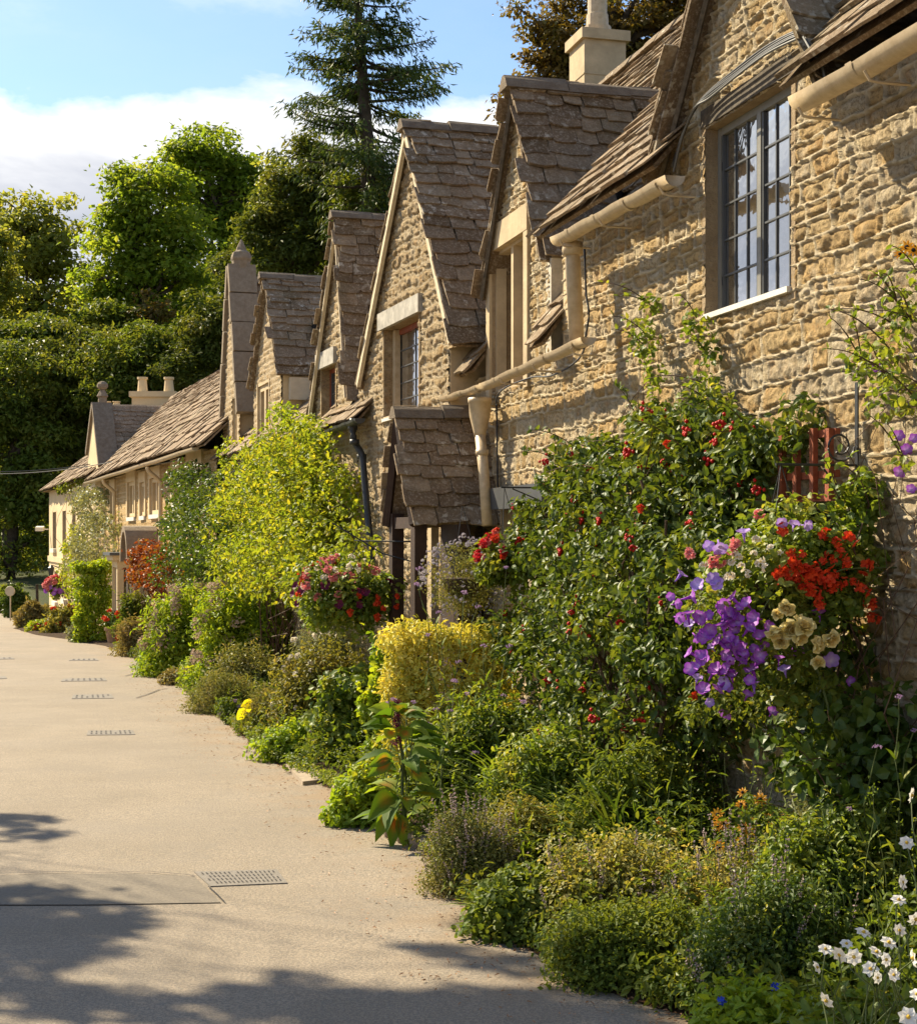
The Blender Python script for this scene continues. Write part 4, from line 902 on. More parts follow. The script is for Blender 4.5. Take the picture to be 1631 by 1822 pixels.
tree('copper_tree', 'small rusty leaved tree among the green woodland', 'tree', 272, 72, [(272, 545, 26, 34), (262, 575, 22, 24)], 'lf_copper', 26, 70, .3, .7, .14, limbs=10)
tree('yew_tree', 'dark yew standing just left of the tall spruce', 'tree', 560, 60, [(575, 300, 52, 74), (525, 360, 62, 80), (615, 380, 62, 90), (470, 430, 45, 75), (560, 440, 90, 80), (545, 262, 24, 32)], 'lf_yew', 300, 160, .26, .75, .4, dep=.8, asp=.45, hang=.3)
tree('conifer_tree', 'mid green rounded conifer under the spruce', 'tree', 655, 57, [(650, 335, 40, 42), (690, 330, 30, 34), (640, 400, 50, 50)], 'lf_mid', 90, 120, .22, .6, .25, asp=.5)
tree('yew_tree', 'dark yew rising behind the coped gable finial', 'tree', 395, 62, [(385, 590, 58, 80), (430, 500, 50, 70), (340, 640, 55, 70), (470, 560, 60, 80)], 'lf_yew', 220, 150, .26, .8, .35, asp=.45, hang=.3)
tree('yew_tree', 'dark evergreen in the middle of the wood above the golden house roof', 'tree', 250, 64, [(250, 640, 75, 75), (300, 620, 55, 60), (210, 690, 70, 80), (290, 700, 80, 70)], 'lf_mid', 260, 150, .27, .85, .35, asp=.45, hang=.3)
tree('yew_tree', 'dark evergreen left of the finial above the corner house', 'tree', 140, 66, [(130, 640, 70, 72), (160, 700, 75, 85), (80, 690, 70, 80), (120, 780, 80, 80)], 'lf_yew', 260, 150, .28, .9, .35, asp=.45, hang=.3)
tree('woodland_tree', 'green leafy tree low in the gap between the pale tree and the bright crowns', 'tree', 160, 72, [(60, 600, 60, 40), (150, 590, 60, 45), (200, 580, 50, 45), (110, 620, 60, 50), (20, 620, 40, 50)], 'lf_mid', 220, 130, .30, .9, .3)
tree('yew_tree', 'tall dark evergreen at the left edge beside the corner house', 'tree', 20, 64, [(15, 680, 75, 95), (10, 800, 80, 100), (60, 860, 70, 90), (-40, 740, 60, 120), (30, 940, 70, 80), (70, 770, 50, 60)], 'lf_mid', 330, 150, .27, .9, .4, asp=.5, hang=.3)
tree('yew_tree', 'black green evergreen whose low boughs close the end of the road', 'tree', 40, 72, [(60, 1000, 90, 90), (-20, 1020, 80, 80), (40, 900, 100, 90), (110, 940, 60, 90)], 'lf_yew', 260, 150, .28, .9, .4, asp=.5, hang=.3)
tree('woodland_tree', 'yellow green leafy tree catching the sun at the far left edge', 'tree', -20, 86, [(0, 500, 45, 60), (10, 560, 50, 50), (-10, 450, 30, 50)], 'lf_ash', 80, 110, .36, 1.1, .3)
tree('copper_beech', 'copper leaved beech rising behind the near chimney', 'tree', 1100, 36, [(1035, 60, 95, 85), (965, 130, 52, 55), (1160, 30, 130, 85), (925, 170, 32, 35), (1010, 170, 70, 60), (905, 195, 25, 25), (1120, 110, 90, 60), (1250, 20, 90, 80)], 'lf_copper', 360, 120, .15, .48, .35, group='trees behind the houses', limbs=50, lo=.4)
# more wooded slope filling in behind
mb = MB(); cs = []
for x in np.linspace(-120, 620, 34):
    for k in range(6):
        Y = rnd.uniform(128, 150); yv = np.interp(x, [-120, 0, 150, 300, 480, 620], [520, 560, 560, 520, 470, 430]) + k * 62 + rnd.uniform(-25, 25); cs.append(PX(x + rnd.uniform(-15, 15), yv, Y))
clumps(mb, np.array(cs), np.array([rnd.uniform(2.8, 4.6) for _ in cs]), 170, .8, RH, .6, .8)
tag(mb.build('woodland', M['lf_mid'], origin=(-20, 135, 0)), 'dense dark woodland covering the slope behind the houses', 'woodland', kind='stuff')

# the tall spruce
def spruce():
    Y = 56; base = PX(668, 1000, Y); base[2] = 0; topz = PX(0, -150, Y)[2]
    root = thing('spruce_tree', 'tall dark spruce with a bare trunk and drooping boughs against the sky', 'tree', tuple(base), 'trees behind the houses')
    g = MB(); P = []
    for y, x in ((1000, 668), (640, 664), (420, 658), (250, 652), (120, 643), (0, 636), (-150, 630)): P.append(PX(x, y, Y))
    g.tube(P, [.42, .36, .30, .26, .20, .13, .03], 9)
    f = MB(); py = [p[2] for p in P]; pxx = [p[0] for p in P]
    z = PX(0, 420, Y)[2]; 
    while z < topz:
        t = (z - PX(0, 420, Y)[2]) / (topz - PX(0, 420, Y)[2]); Lm = np.interp(t, [0, .12, .25, .5, .75, 1], [1.5, 2.8, 3.3, 3.0, 2.1, .3])
        for k in range(rnd.randint(3, 5)):
            a = rnd.uniform(0, 2 * math.pi); L = Lm * rnd.uniform(.55, 1.15); 
            if rnd.random() < .14: L *= 1.3
            d = np.array([math.cos(a), math.sin(a), 0]); o = np.array([np.interp(z, py, pxx), Y, z]); sag = rnd.uniform(.10, .28); B = []
            for i in range(8):
                s = i / 7; B.append(o + d * L * s + np.array([0, 0, L * (.20 * s - sag * 2.0 * s * (1 - s) ** .8 - .12 * s * s)]))
            g.tube(B, [.055 * (1 - .85 * i / 7) * (.6 + L / 5) for i in range(8)], 4)
            m = int(9.5 * L); s = .15 + .85 * R.rand(m); idx = s * 7; i0 = np.clip(idx.astype(int), 0, 6); fr_ = (idx - i0)[:, None]; Bn = np.array(B); p = Bn[i0] * (1 - fr_) + Bn[i0 + 1] * fr_
            side = np.cross(d, [0, 0, 1]); sd = R.choice([-1, 1], m); w = (.50 * (1 - s) + .10) * L * .34
            p2 = p + side * (sd * w * R.rand(m))[:, None] + R.normal(size=(m, 3)) * .07
            m2 = 6; pp = np.repeat(p2, m2, 0) + R.normal(size=(m * m2, 3)) * np.array([.13, .13, .10]); sdr = np.repeat(sd, m2)
            dd = side * sdr[:, None] * .5 + d * .5 + np.array([0, 0, -.75]) + R.normal(size=(m * m2, 3)) * .45
            scatter(f, RH, pp, dd, sph(m * m2), .20 + .16 * R.rand(m * m2), .06)
        z += rnd.uniform(.24, .52)
    g.build('trunk', M['bark_far'], root); f.build('foliage', M['lf_spruce'], root)
spruce()

# tree left of the frame that throws the leaf shadows on the near road
def shade_tree():
    base = (-14.5, 16.5, float(gz(16.5)) - .1); root = thing('overhanging_tree', 'leafy tree standing just off the left of the road, its boughs shading the near tarmac', 'tree', base)
    tg = []
    def t(x, y, r, h): G_ = GP(x, y); tg.append((G_[0], G_[1], r, h))
    for x, y, r, h in ((40, 1600, .34, 6.2), (120, 1632, .40, 6.6), (60, 1665, .45, 6.0), (190, 1645, .22, 6.4), (10, 1700, .40, 5.6), (150, 1690, .20, 6.8), (20, 1462, .30, 6), (55, 1485, .22, 6.3),
                       (60, 1775, .30, 6.4), (200, 1790, .25, 6.8), (330, 1800, .22, 7.0), (440, 1775, .20, 7.0), (560, 1790, .28, 7.2), (650, 1800, .32, 7.4), (760, 1800, .34, 7.5), (520, 1745, .14, 7.0), (860, 1810, .34, 7.8), (960, 1800, .36, 8), (1050, 1830, .4, 8), (780, 1690, .12, 7.4), (850, 1705, .16, 7.6), (930, 1720, .2, 7.8), (840, 1640, .10, 7.8)): t(x, y, r, h)
    for X_, Y_, r, h in ((1.5, 5.2, .5, 8.4), (1.9, 4.8, .5, 8.8), (1.1, 5.0, .45, 8.2), (.75, 5.75, .35, 8.2), (1.3, 5.9, .28, 8.6), (.2, 5.4, .5, 8), (-.8, 5.9, .4, 7.6), (-2.5, 6.2, .5, 7)): tg.append((X_, Y_, r, h))
    cs = []; rs = []
    for X_, Y_, r, h in tg:
        k = h / SUN[2]; cs.append((X_ + SUN[0] * k, Y_ + SUN[1] * k, gz(Y_) + h)); rs.append(r * 1.05)
    f = MB(); clumps(f, np.array(cs), np.array(rs), 260, .11, LF, .7, .4); f.build('crown', M['lf_mid'], root)
    g = MB(); tp = np.array([-12.0, 16.5, 8.2]); P = limb(g, base, tp, .20, .04, 10, 8, .03)
    for c in cs: limb(g, P[rnd.randint(4, 7)], c, .014, .003, 5, 6, .14)
    g.build('trunk', M['bark'], root)
shade_tree()

# ---------------------------------------------------------------- bushes and border plants
def bush(name, label, cat, x0, x1, yt, Y, mat, n, size, T=RH, asp=.5, group=None, dep=.8, cr=.16, stems=10, flat=.9, up=.5, shape=1., shift=0., lo=.55, hang=0., stem='stem'):
    xm = (x0 + x1) / 2; k = Y / FL; rx = (x1 - x0) / 2 * k * 1.14; ry = rx * dep; c = PX(xm, yt, Y); zt = c[2]; zb = float(gz(Y)) + .02; h = (zt - zb) * 1.04
    root = thing(name, label, cat, (c[0], Y, zb), group); n = int(n * 1.25)
    m = max(6, int(n / 60)); d = sph(m); d[:, 2] = np.abs(d[:, 2]) * 1.1 - .15
    q = (lo + (1 - lo) * R.rand(m) ** .7)[:, None]; lump = 1.05 - .30 * R.rand(m)[:, None]
    w = np.stack([d[:, 0] * rx, d[:, 1] * ry, np.zeros(m)], 1) * q * lump; hz = np.clip(d[:, 2], 0, 1) ** .7 * q[:, 0] * lump[:, 0]
    r_ = np.hypot(w[:, 0] / rx, w[:, 1] / ry)
    cz = zb + h * np.clip(hz, .06, .96)
    # lower skirt so that the foliage meets the ground
    C_ = np.stack([c[0] + w[:, 0], Y + w[:, 1], cz], 1); crr = min(cr, rx * .5) * (.6 + .8 * R.rand(m))
    crr = np.minimum(crr, np.maximum(.05, (zt - C_[:, 2]) + .06))
    mb = MB(); clumps(mb, C_, crr, 60, size, T, asp, flat, up=up, hang=hang)
    sg = MB()
    for i in range(int(min(60, m / 3))):
        a = C_[R.randint(m)]; Ls = h * R.uniform(.18, .42); dv = unit(np.array([R.normal() * .45, R.normal() * .45, 1.])); P_ = [a + dv * Ls * t_ - np.array([0, 0, .2 * Ls * t_ * t_]) for t_ in (0, .35, .7, 1)]
        sg.tube(P_, [.0025, .002, .002, .001], 3); q_ = R.rand(9); scatter(mb, T, a + dv * Ls * q_[:, None] - np.array([0, 0, .2 * Ls]) * (q_ ** 2)[:, None], sph(9) + dv * .6, sph(9) + [0, 0, .8], size * R.uniform(.6, 1.1, 9), size * asp * .9)
    sg.build('shoots', M[stem], root); mb.build('foliage', M[mat], root)
    if stems:
        g = MB()
        for i in R.choice(m, min(stems, m), False):
            b = (c[0] + R.uniform(-.3, .3) * rx, Y + R.uniform(-.3, .3) * ry, zb - .03); limb(g, b, C_[i], .008 + .004 * h, .003, 4, 4, .08)
        g.build('stems', M[stem], root)
    return root, (c[0], Y, zb, rx, ry, h)
def dome(info, n, lo=.9, hi=1.05, top=.0):
    x, y, z, rx, ry, h = info; d = sph(n); d[:, 2] = np.abs(d[:, 2]); d[:, 1] = -np.abs(d[:, 1]) * (R.rand(n) < .8) + d[:, 1] * 0 + np.where(R.rand(n) < .2, np.abs(d[:, 1]), -np.abs(d[:, 1])) * 0
    d[:, 2] = np.maximum(d[:, 2], top); d = unit(d); q = (lo + (hi - lo) * R.rand(n))[:, None]
    return np.stack([x + d[:, 0] * rx * q[:, 0], y + d[:, 1] * ry * q[:, 0], z + d[:, 2] * h * q[:, 0]], 1), d
# flower prototypes (mesh data shared by every copy)
PROTO = {}
def proto(name, mb, mats, smooth=False):
    o = mb.build(name, mats, origin=(0, 0, 0), smooth=smooth); me = o.data; bpy.data.objects.remove(o); PROTO[name] = me; return me
def disc_flower(mb, c, nrm, r, petals=5, cup=.25, notch=.75, ctr=True, k=2, mat=0, ph=0.):
    c = np.asarray(c, float); nrm = unit(nrm); a = unit(np.cross(nrm, [.3, .9, .2])); b = np.cross(nrm, a); V = [c - nrm * cup * r * .9]; C_ = [1.]; n = petals * 4
    for ring, (rr_, h) in enumerate(((.35, -.25), (1., .25))):
        for i in range(n):
            t = 2 * math.pi * i / n + ph; s = rr_ * r * (1 if ring == 0 else (notch + (1 - notch) * abs(math.sin(t * petals / 2)) ** .5)); V.append(c + (a * math.cos(t) + b * math.sin(t)) * s + nrm * cup * r * h * 2 + nrm * r * .05 * math.sin(t * petals)); C_.append(.45 if ring == 0 else 0.)
    F = [(0, 1 + i, 1 + (i + 1) % n) for i in range(n)] + [(1 + i, 1 + n + i, 1 + n + (i + 1) % n, 1 + (i + 1) % n) for i in range(n)]
    mb.faces(V, F, mat, ctr=np.array(C_) if ctr else 0.)
for nm, mt in (('purple_petunia', 'p_purple'), ('violet_petunia', 'p_violet'), ('maroon_petunia', 'p_maroon')):
    mb = MB(); disc_flower(mb, (0, 0, 0), (0, 0, 1), .030, 5, .3, .80); mb.tube([(0, 0, -.008), (0, 0, -.03), (0, 0, -.045)], [.008, .004, .003], 6); proto(nm, mb, M[mt], True)
def cluster(nm, mat, n, R0, r, petals=5, sq=.6):
    mb = MB(); d = sph(n); d[:, 2] = np.abs(d[:, 2])
    for q in d: disc_flower(mb, q * np.array([R0, R0, R0 * sq]) * R.uniform(.6, 1), q + R.normal(size=3) * .35, r * R.uniform(.8, 1.2), petals, .2, .5)
    return proto(nm, mb, M[mat])
cluster('red_geranium', 'p_red', 14, .030, .014); cluster('crimson_geranium', 'p_crim', 16, .034, .015); cluster('pink_fuchsia', 'p_pink', 10, .035, .022)
cluster('orange_begonia', 'p_red', 6, .022, .018, 4); cluster('white_bacopa', 'p_white', 6, .022, .013); cluster('lilac_verbena', 'p_lilac', 18, .022, .006, 5, .5); cluster('dusty_flower_head', 'p_beige', 30, .085, .016, 5, .4)
cluster('blue_flower', 'p_blue', 4, .018, .014); cluster('tiny_lobelia', 'p_lobe', 5, .02, .009)
mb = MB(); 
for i in range(12): 
    q = R.normal(size=3) * .013; P0 = [q + np.array([0, 0, z]) for z in (-.008, -.005, 0, .005, .008)]; mb.tube(P0, [.001, .006, .008, .006, .001], 6)
proto('red_berry_cluster', mb, M['p_berry'], True)
def rose():
    mb = MB()
    for k, (n, r, tilt) in enumerate(((5, .040, .35), (6, .036, .65), (6, .030, .9), (5, .024, 1.1), (5, .017, 1.3), (4, .010, 1.45))):
        for i in range(n):
            t = 2 * math.pi * (i + k * .4) / n + R.uniform(-.3, .3); tilt = tilt + R.uniform(-.12, .12); r = r * R.uniform(.9, 1.1); d = np.array([math.cos(t), math.sin(t), 0]); s = np.array([-math.sin(t), math.cos(t), 0]); u = d * math.cos(tilt) + np.array([0, 0, 1]) * math.sin(tilt); V = []; Cc = []
            for a in range(4):
                for b in range(5):
                    x = a / 3; y = (b / 4 - .5) * 2; w = r * .56 * math.sin(math.pi * (.15 + .6 * x)); cup = -.35 * y * y * r * .5
                    V.append(u * r * x + s * w * y - d * (-cup) * 0 + (d * math.sin(tilt) * -1 + np.array([0, 0, math.cos(tilt)])) * (y * y * r * .45 + .10 * r * math.sin(y * 4 + i) * x + (.22 * r * x * x * -1 if k == 0 else 0)) + np.array([0, 0, k * .004])); Cc.append(min(1, max(0, (k - .5) / 3.5)) * (1 - x * .45))
            mb.faces(V, [(a * 5 + b, a * 5 + b + 1, a * 5 + b + 6, a * 5 + b + 5) for a in range(3) for b in range(4)], ctr=np.array(Cc))
    return proto('cream_rose', mb, M['p_cream'], True)
rose()
def daisy(nm, mat, n, r, w, ctrr, cm, droop=.1):
    mb = MB(); t = np.arange(n) * 2 * math.pi / n; D = np.stack([np.cos(t), np.sin(t), np.full(n, droop)], 1)
    scatter(mb, LF, D * ctrr * .5, D, np.tile([0, 0, 1.], (n, 1)) + R.normal(size=(n, 3)) * .12, r, w, ctr=0.); mb.tube([(0, 0, 0), (0, 0, .004), (0, 0, .010), (0, 0, .013)], [ctrr, ctrr, ctrr * .7, .001], 9, mat=1, ctr=1.); return proto(nm, mb, [M[mat], M[cm]])
daisy('white_anemone', 'p_white', 7, .034, .034, .008, 'p_ctr'); daisy('orange_daisy', 'p_orange', 10, .032, .013, .010, 'dark')
cluster('marigold', 'p_orange', 14, .022, .014, 5, .7)
def put(root, nm, P, D, sc=1., js=.2):
    me = PROTO[nm]
    for p, d in zip(P, D):
        q = Vector(unit(d)).to_track_quat('Z', 'Y').to_euler(); q.rotate_axis('Z', rnd.uniform(0, 6.28)); inst(me, nm, root, tuple(p), q, sc * rnd.uniform(1 - js, 1 + js))
VIEW = np.array([-.1, -.9, .35])
def flo(root, info, nm, n, sc, top=.3, bias=.8, **k):
    P, D = dome(info, n, top=top, **k); put(root, nm, P, D * .6 + VIEW * bias + R.normal(size=(n, 3)) * .3, sc)
B = bush
bord = 'border plants along the road edge'
# far end
r_, i_ = B('grass_clump', 'feathery tan grasses at the far corner of the border', 'plant', 28, 92, 1072, 47, 'lf_tan', 3500, .16, asp=.3, group=bord); 
r_, i_ = B('flower_bush', 'olive bush with red and orange flowers below the far hanging basket', 'plant', 82, 148, 1080, 43, 'lf_olive', 3000, .12, group=bord); flo(r_, i_, 'red_geranium', 6, 3.2, .0); flo(r_, i_, 'marigold', 5, 2.6, .0)
r_, i_ = B('low_plant', 'low bright green plant with orange flowers at the far road edge', 'plant', 50, 92, 1106, 44.5, 'lf_bright', 1500, .10, group=bord); flo(r_, i_, 'marigold', 8, 2.4, .3); flo(r_, i_, 'crimson_geranium', 3, 2.6, .3)
B('lavender_mound', 'small grey green mound left of the ivy column', 'plant', 118, 160, 1114, 38.5, 'lf_grey', 1500, .09, group=bord)
B('dark_shrub', 'shaded dark shrub at the very end of the road', 'shrub', -30, 50, 1045, 64, 'lf_mid', 2500, .2)
B('round_shrub', 'rounded green shrub around the pale disc at the end of the road', 'shrub', 8, 48, 1030, 57, 'lf_dark', 1800, .16)
g = MB(); p = PX(17, 1052, 54); g.tube([p + np.array([0, y, 0]) for y in (0, .03, .05)], [.17, .18, .15], 20); g.tube([p + np.array([0, .06, 0]), p + np.array([0, .06, -1.7])], .025, 6)
tag(g.build('round_mirror', [plain('pale_disc', (.62, .52, .36), .35, .2, 4, .1)]), 'round pale disc on a post in the shrubs at the road end', 'mirror')
g = MB(); g.tube([PX(65, 1040, 52), PX(66, 1078, 52)], .05, 7); tag(g.build('wooden_post', M['bark']), 'short wooden post left of the corner house', 'post')
# ivy column
def hedge(name, label, x0, x1, yt, Y, mat, n, size, dep, T=RH, asp=.6, group=None, cr=.14):
    k = Y / FL; a = PX(x0, yt, Y); b = PX(x1, yt, Y); zb = float(gz(Y)); h = a[2] - zb; w = b[0] - a[0]; root = thing(name, label, 'hedge', ((a[0] + b[0]) / 2, Y, zb), group)
    m = int(n / 50); q = R.rand(m, 3); f = R.choice([0, 0, 0, 1, 2, 3], m); q[f == 0, 1] = .06; q[f == 1, 0] = .06; q[f == 2, 0] = .94; q[f == 3, 2] = .95
    C_ = np.stack([a[0] + q[:, 0] * w, Y + (q[:, 1] - .5) * dep, zb + q[:, 2] * h], 1); mb = MB(); clumps(mb, C_, cr * (.6 + .8 * R.rand(m)), 50, size, T, asp, .9, out=.8, up=.3); mb.build('foliage', M[mat], root)
    g = MB(); 
    for i in R.choice(m, 10, False): limb(g, ((a[0] + b[0]) / 2 + R.uniform(-.1, .1), Y, zb), C_[i], .02, .004, 4, 4, .06)
    g.build('stems', M['stem_brown'], root); return root, C_
hedge('ivy_column', 'tall clipped ivy column beside the far bay window', 142, 197, 1004, 38.5, 'lf_bright', 6000, .10, .9)
# climbers on walls
def climber(name, label, fr, blobs, mat, n, size, T=RH, asp=.6, cr=.13, group='climbers on the walls', stems=14, base=None, hang=.2, thick=None, up=.4, sr=.012, stem='stem_brown', sprays=0, sden=16):
    pts = []; wt = []
    for bl in blobs:
        cx, cy, rx, ry, t = bl; a, z = fr.px(cx, cy, t * .5); a0, _ = fr.px(cx - rx, cy, t * .5); Y = a / fr.L; pts.append((a, z, abs(a0 - a), ry * Y / FL, t)); wt.append(rx * ry * (Y / 10) ** 2)
    wt = np.array(wt) / sum(wt); m = int(n / 40); C_ = []
    for (a, z, ra, rz, t), w_ in zip(pts, wt):
        k = max(2, int(m * w_)); th = R.rand(k) * 2 * math.pi; q = np.sqrt(R.rand(k)); bb = .03 + t * (R.rand(k) ** .7) * np.sqrt(np.clip(1 - q ** 2 * .8, .1, 1))
        C_.append(fr.P(a + ra * q * np.cos(th), bb, z + rz * q * np.sin(th)))
    C_ = np.concatenate(C_); a, z, ra, rz, t = pts[0]
    if base is None: ab, _ = fr.px(blobs[0][0], 955, .2); base = fr.P(ab, .25, 0.); base[2] = gz(base[1])
    root = thing(name, label, 'climber', tuple(base), group); mb = MB(); clumps(mb, C_, cr * (.6 + .8 * R.rand(len(C_))), 40, size, T, asp, .9, up=up, hang=hang)
    g = MB()
    for i in R.choice(len(C_), min(stems, len(C_)), False): limb(g, base + R.normal(size=3) * [.08, .08, 0], C_[i], sr, sr * .3, 5, 7, .09)
    for i in range(sprays):                  # loose shoots waving above the mass
        c = C_[R.randint(len(C_))]; L = R.uniform(.25, .6); d = unit(fr.n * .5 + fr.u * R.uniform(-.6, .6) + np.array([0, 0, R.uniform(.3, 1.3)])); P = [c + d * L * s + np.array([0, 0, -.35 * L * s * s]) for s in np.linspace(0, 1, 7)]
        g.tube(P, [.004] * 4 + [.0025] * 3, 4); k = sden; s = R.rand(k); p = c + d * L * s[:, None] + np.array([0, 0, -.35 * L]) * (s * s)[:, None]; scatter(mb, T, p, sph(k) + d * .4, sph(k) + np.array([0, 0, 1.2]), size * (.7 + .5 * R.rand(k)), size * asp * .9)
    mb.build('foliage', M[mat], root); g.build('stems', M[stem], root)
    return root, C_
climber('grey_climber', 'grey green climber over the joint of corner house and golden house', W3, [(165, 905, 30, 35, .5), (170, 960, 34, 45, .7), (150, 880, 22, 14, .3), (150, 1000, 26, 30, .6)], 'lf_grey', 4200, .11, cr=.22)
climber('golden_climber', 'golden yellow climber on the corner house wall', W3, [(133, 975, 16, 45, .4), (128, 1020, 14, 30, .4), (140, 1060, 16, 30, .5)], 'lf_rose', 2400, .11, cr=.2)
climber('eaves_climber', 'thin green creeper trailing under the corner house eaves', W3, [(125, 862, 26, 6, .3)], 'lf_mid', 700, .10, cr=.14, stems=4)
climber('red_shrub', 'rounded red and bronze leaved shrub against the golden house', W3, [(275, 1000, 29, 36, .9), (262, 1025, 18, 30, .7)], 'lf_red', 2600, .10, cr=.2)
climber('dark_climber', 'glossy dark green shrub climbing beside the yellowing rose', W2, [(350, 940, 48, 70, 1.2), (345, 870, 30, 45, .8), (330, 1010, 36, 40, 1.0), (395, 1000, 40, 50, 1.)], 'lf_dark', 9000, .085, cr=.2, T=LF)
climber('yellow_rose_climber', 'tall yellowing climber covering the front of the dormered cottage', W2, [(500, 880, 66, 85, .9), (445, 860, 40, 55, .7), (545, 830, 42, 70, .8), (520, 960, 80, 50, 1.), (556, 900, 40, 70, .8), (500, 795, 45, 36, .5), (580, 960, 22, 60, .6), (470, 1010, 90, 50, 1.3), (430, 930, 50, 60, 1.1), (560, 1030, 50, 50, 1.), (545, 760, 20, 26, .3)], 'lf_rose', 19000, .075, cr=.18, T=LF, stems=24, sprays=110)
climber('self_seeded_creeper', 'light green shoots sprouting up the dormer cheek', W2, [(512, 735, 16, 14, .3), (530, 760, 22, 16, .4), (405, 800, 12, 20, .3)], 'lf_bright', 700, .07, cr=.12, stems=4, sprays=10)
# far basket, pot and bushes
def basket(label, C_, R0, mat, n, size, fl, group='hanging flower baskets', pot=True, chain=None, flat=.8, sh=(1, 1, 1), T=LF, asp=.75):
    root = thing('hanging_basket', label, 'hanging basket', tuple(C_), group); C_ = np.array(C_); m = int(n / 40); d = sph(m); c = C_ + d * np.array(sh) * R0 * (.35 + .6 * R.rand(m, 1)); mb = MB(); clumps(mb, c, R0 * .28 * (.6 + .8 * R.rand(m)), 40, size, T, asp, .9, hang=.3); mb.build('foliage', M[mat], root)
    if pot:
        g = MB(); g.tube([C_ + np.array([0, 0, z * R0]) for z in (-.48, -.42, -.25, 0, .02)], [R0 * .12, R0 * .28, R0 * .42, R0 * .5, R0 * .46], 16); g.build('basket', M['terracotta'], root)
    for nm, k, sc, (lo, hi), cn in fl:
        dd = sph(k * 6); dd = dd[(dd @ unit(VIEW)) > -.05]; dd = dd[(dd[:, 2] > lo) & (dd[:, 2] < hi)]
        if cn is not None: dd = dd[np.argsort(-(dd @ unit(cn)) + R.rand(len(dd)) * .5)]
        dd = dd[:k]; put(root, nm, C_ + dd * np.array(sh) * R0 * (.92 + .14 * R.rand(len(dd), 1)), dd * .7 + VIEW * .7, sc)
    if chain is not None:
        for q in range(3):
            t = q * 2.1; g = MB(); g.tube([np.array(chain), C_ + np.array([math.cos(t) * R0 * .48, math.sin(t) * R0 * .48, 0])], .003, 4); g.build('chain', M['black_metal'], root)
    return root
basket('distant basket of pink and purple flowers on the corner house', PX(100, 1046, 55), .40, 'lf_green', 900, .1, [('pink_fuchsia', 10, 3.2, (-.1, 1), (-.6, -.3, .6)), ('crimson_geranium', 8, 3, (0, 1), None), ('purple_petunia', 16, 2.6, (-1, .1), (.5, -.6, -.5))])
pr = thing('flower_pot', 'terracotta pot of red geraniums by the bay window', 'flower pot', tuple(PX(203, 1148, 37)) )
g = MB(); p = PX(203, 1148, 37); p[2] = gz(37); g.tube([p + np.array([0, 0, z]) for z in (0, .35, .36, .42)], [.15, .22, .25, .25], 12); g.build('pot', plain('terracotta', (.36, .22, .12), .9), pr)
c = p + np.array([0, 0, .55]); mb = MB(); clumps(mb, c + sph(20) * .2, np.full(20, .12), 40, .07, LF); mb.build('foliage', M['lf_dark'], pr); d = sph(9); put(pr, 'red_geranium', c + d * .3, d + VIEW, 2.4)
r_, i_ = B('flower_bush', 'green bush with magenta blooms right of the bay window', 'shrub', 213, 268, 1048, 35.5, 'lf_mid', 3200, .09, group=bord); flo(r_, i_, 'crimson_geranium', 3, 3, .2)
B('wispy_plant', 'wispy brownish plant at the kerb in front of the magenta flowered bush', 'plant', 205, 285, 1100, 32.5, 'lf_tan', 4200, .10, asp=.3, group=bord)
r_, i_ = B('pink_flower_head_plant', 'tall leafy plant with flat dusty pink flower heads, farther of the two', 'plant', 262, 400, 1040, 26.5, 'lf_bright', 9500, .09, T=LF, asp=.4, group=bord, cr=.2, dep=.7); flo(r_, i_, 'dusty_flower_head', 42, 1.35, .35, 1.)
r_, i_ = B('pink_flower_head_plant', 'tall leafy plant with flat dusty pink flower heads, nearer of the two', 'plant', 345, 545, 1012, 22.6, 'lf_bright', 12500, .085, T=LF, asp=.4, group=bord, cr=.2, dep=.55); flo(r_, i_, 'dusty_flower_head', 48, 1.2, .3, 1.)
def tuft(name, label, x0, x1, yt, Y, mat, n, w=.012, cat='plant', arc=BL, group=bord, spread=.7, h=None):
    xm = (x0 + x1) / 2; k = Y / FL; rx = (x1 - x0) / 2 * k; c = PX(xm, yt, Y); zb = float(gz(Y)); H = (c[2] - zb) if h is None else h; root = thing(name, label, cat, (c[0], Y, zb), group)
    P = np.stack([c[0] + R.normal(size=n) * rx * .3, Y + R.normal(size=n) * rx * .3, np.full(n, zb)], 1); D = np.stack([R.normal(size=n) * spread * .6, R.normal(size=n) * spread * .6, np.ones(n)], 1)
    nn = np.stack([-D[:, 0], -D[:, 1], D[:, 2] * 0 + .6], 1) * -1 + np.array([0, 0, 1.2]); mb = MB(); scatter(mb, arc, P, D, np.stack([-D[:, 0], -D[:, 1], np.full(n, .3)], 1) + R.normal(size=(n, 3)) * .1, H * (.65 + .5 * R.rand(n)), w); mb.build('blades', M[mat], root); return root
tuft('rosemary', 'bright green upright bush of needle leaves at the kerb', 250, 302, 1150, 27, 'lf_green', 900, .02)
B('sedum', 'reddish brown low plant at the kerb', 'plant', 298, 360, 1196, 24.6, 'lf_tan', 2600, .06, group=bord)
tuft('iris', 'small fan of upright iris leaves', 333, 362, 1222, 21.6, 'grass', 60, .03)
B('flowering_mound', 'mound topped with tiny pale pink flowers', 'plant', 372, 500, 1150, 21, 'lf_lav', 6500, .05, group=bord)
B('dark_mound', 'dark feathery mound at the kerb left of the yellow leaves', 'plant', 338, 452, 1200, 19.8, 'lf_lav', 7500, .045, asp=.3, group=bord)
r_, i_ = B('salvia', 'small leafy plant with purple spikes at the kerb', 'plant', 392, 432, 1245, 18.4, 'lf_mid', 900, .05, T=LF, group=bord); flo(r_, i_, 'lilac_verbena', 12, 1.2, .2)
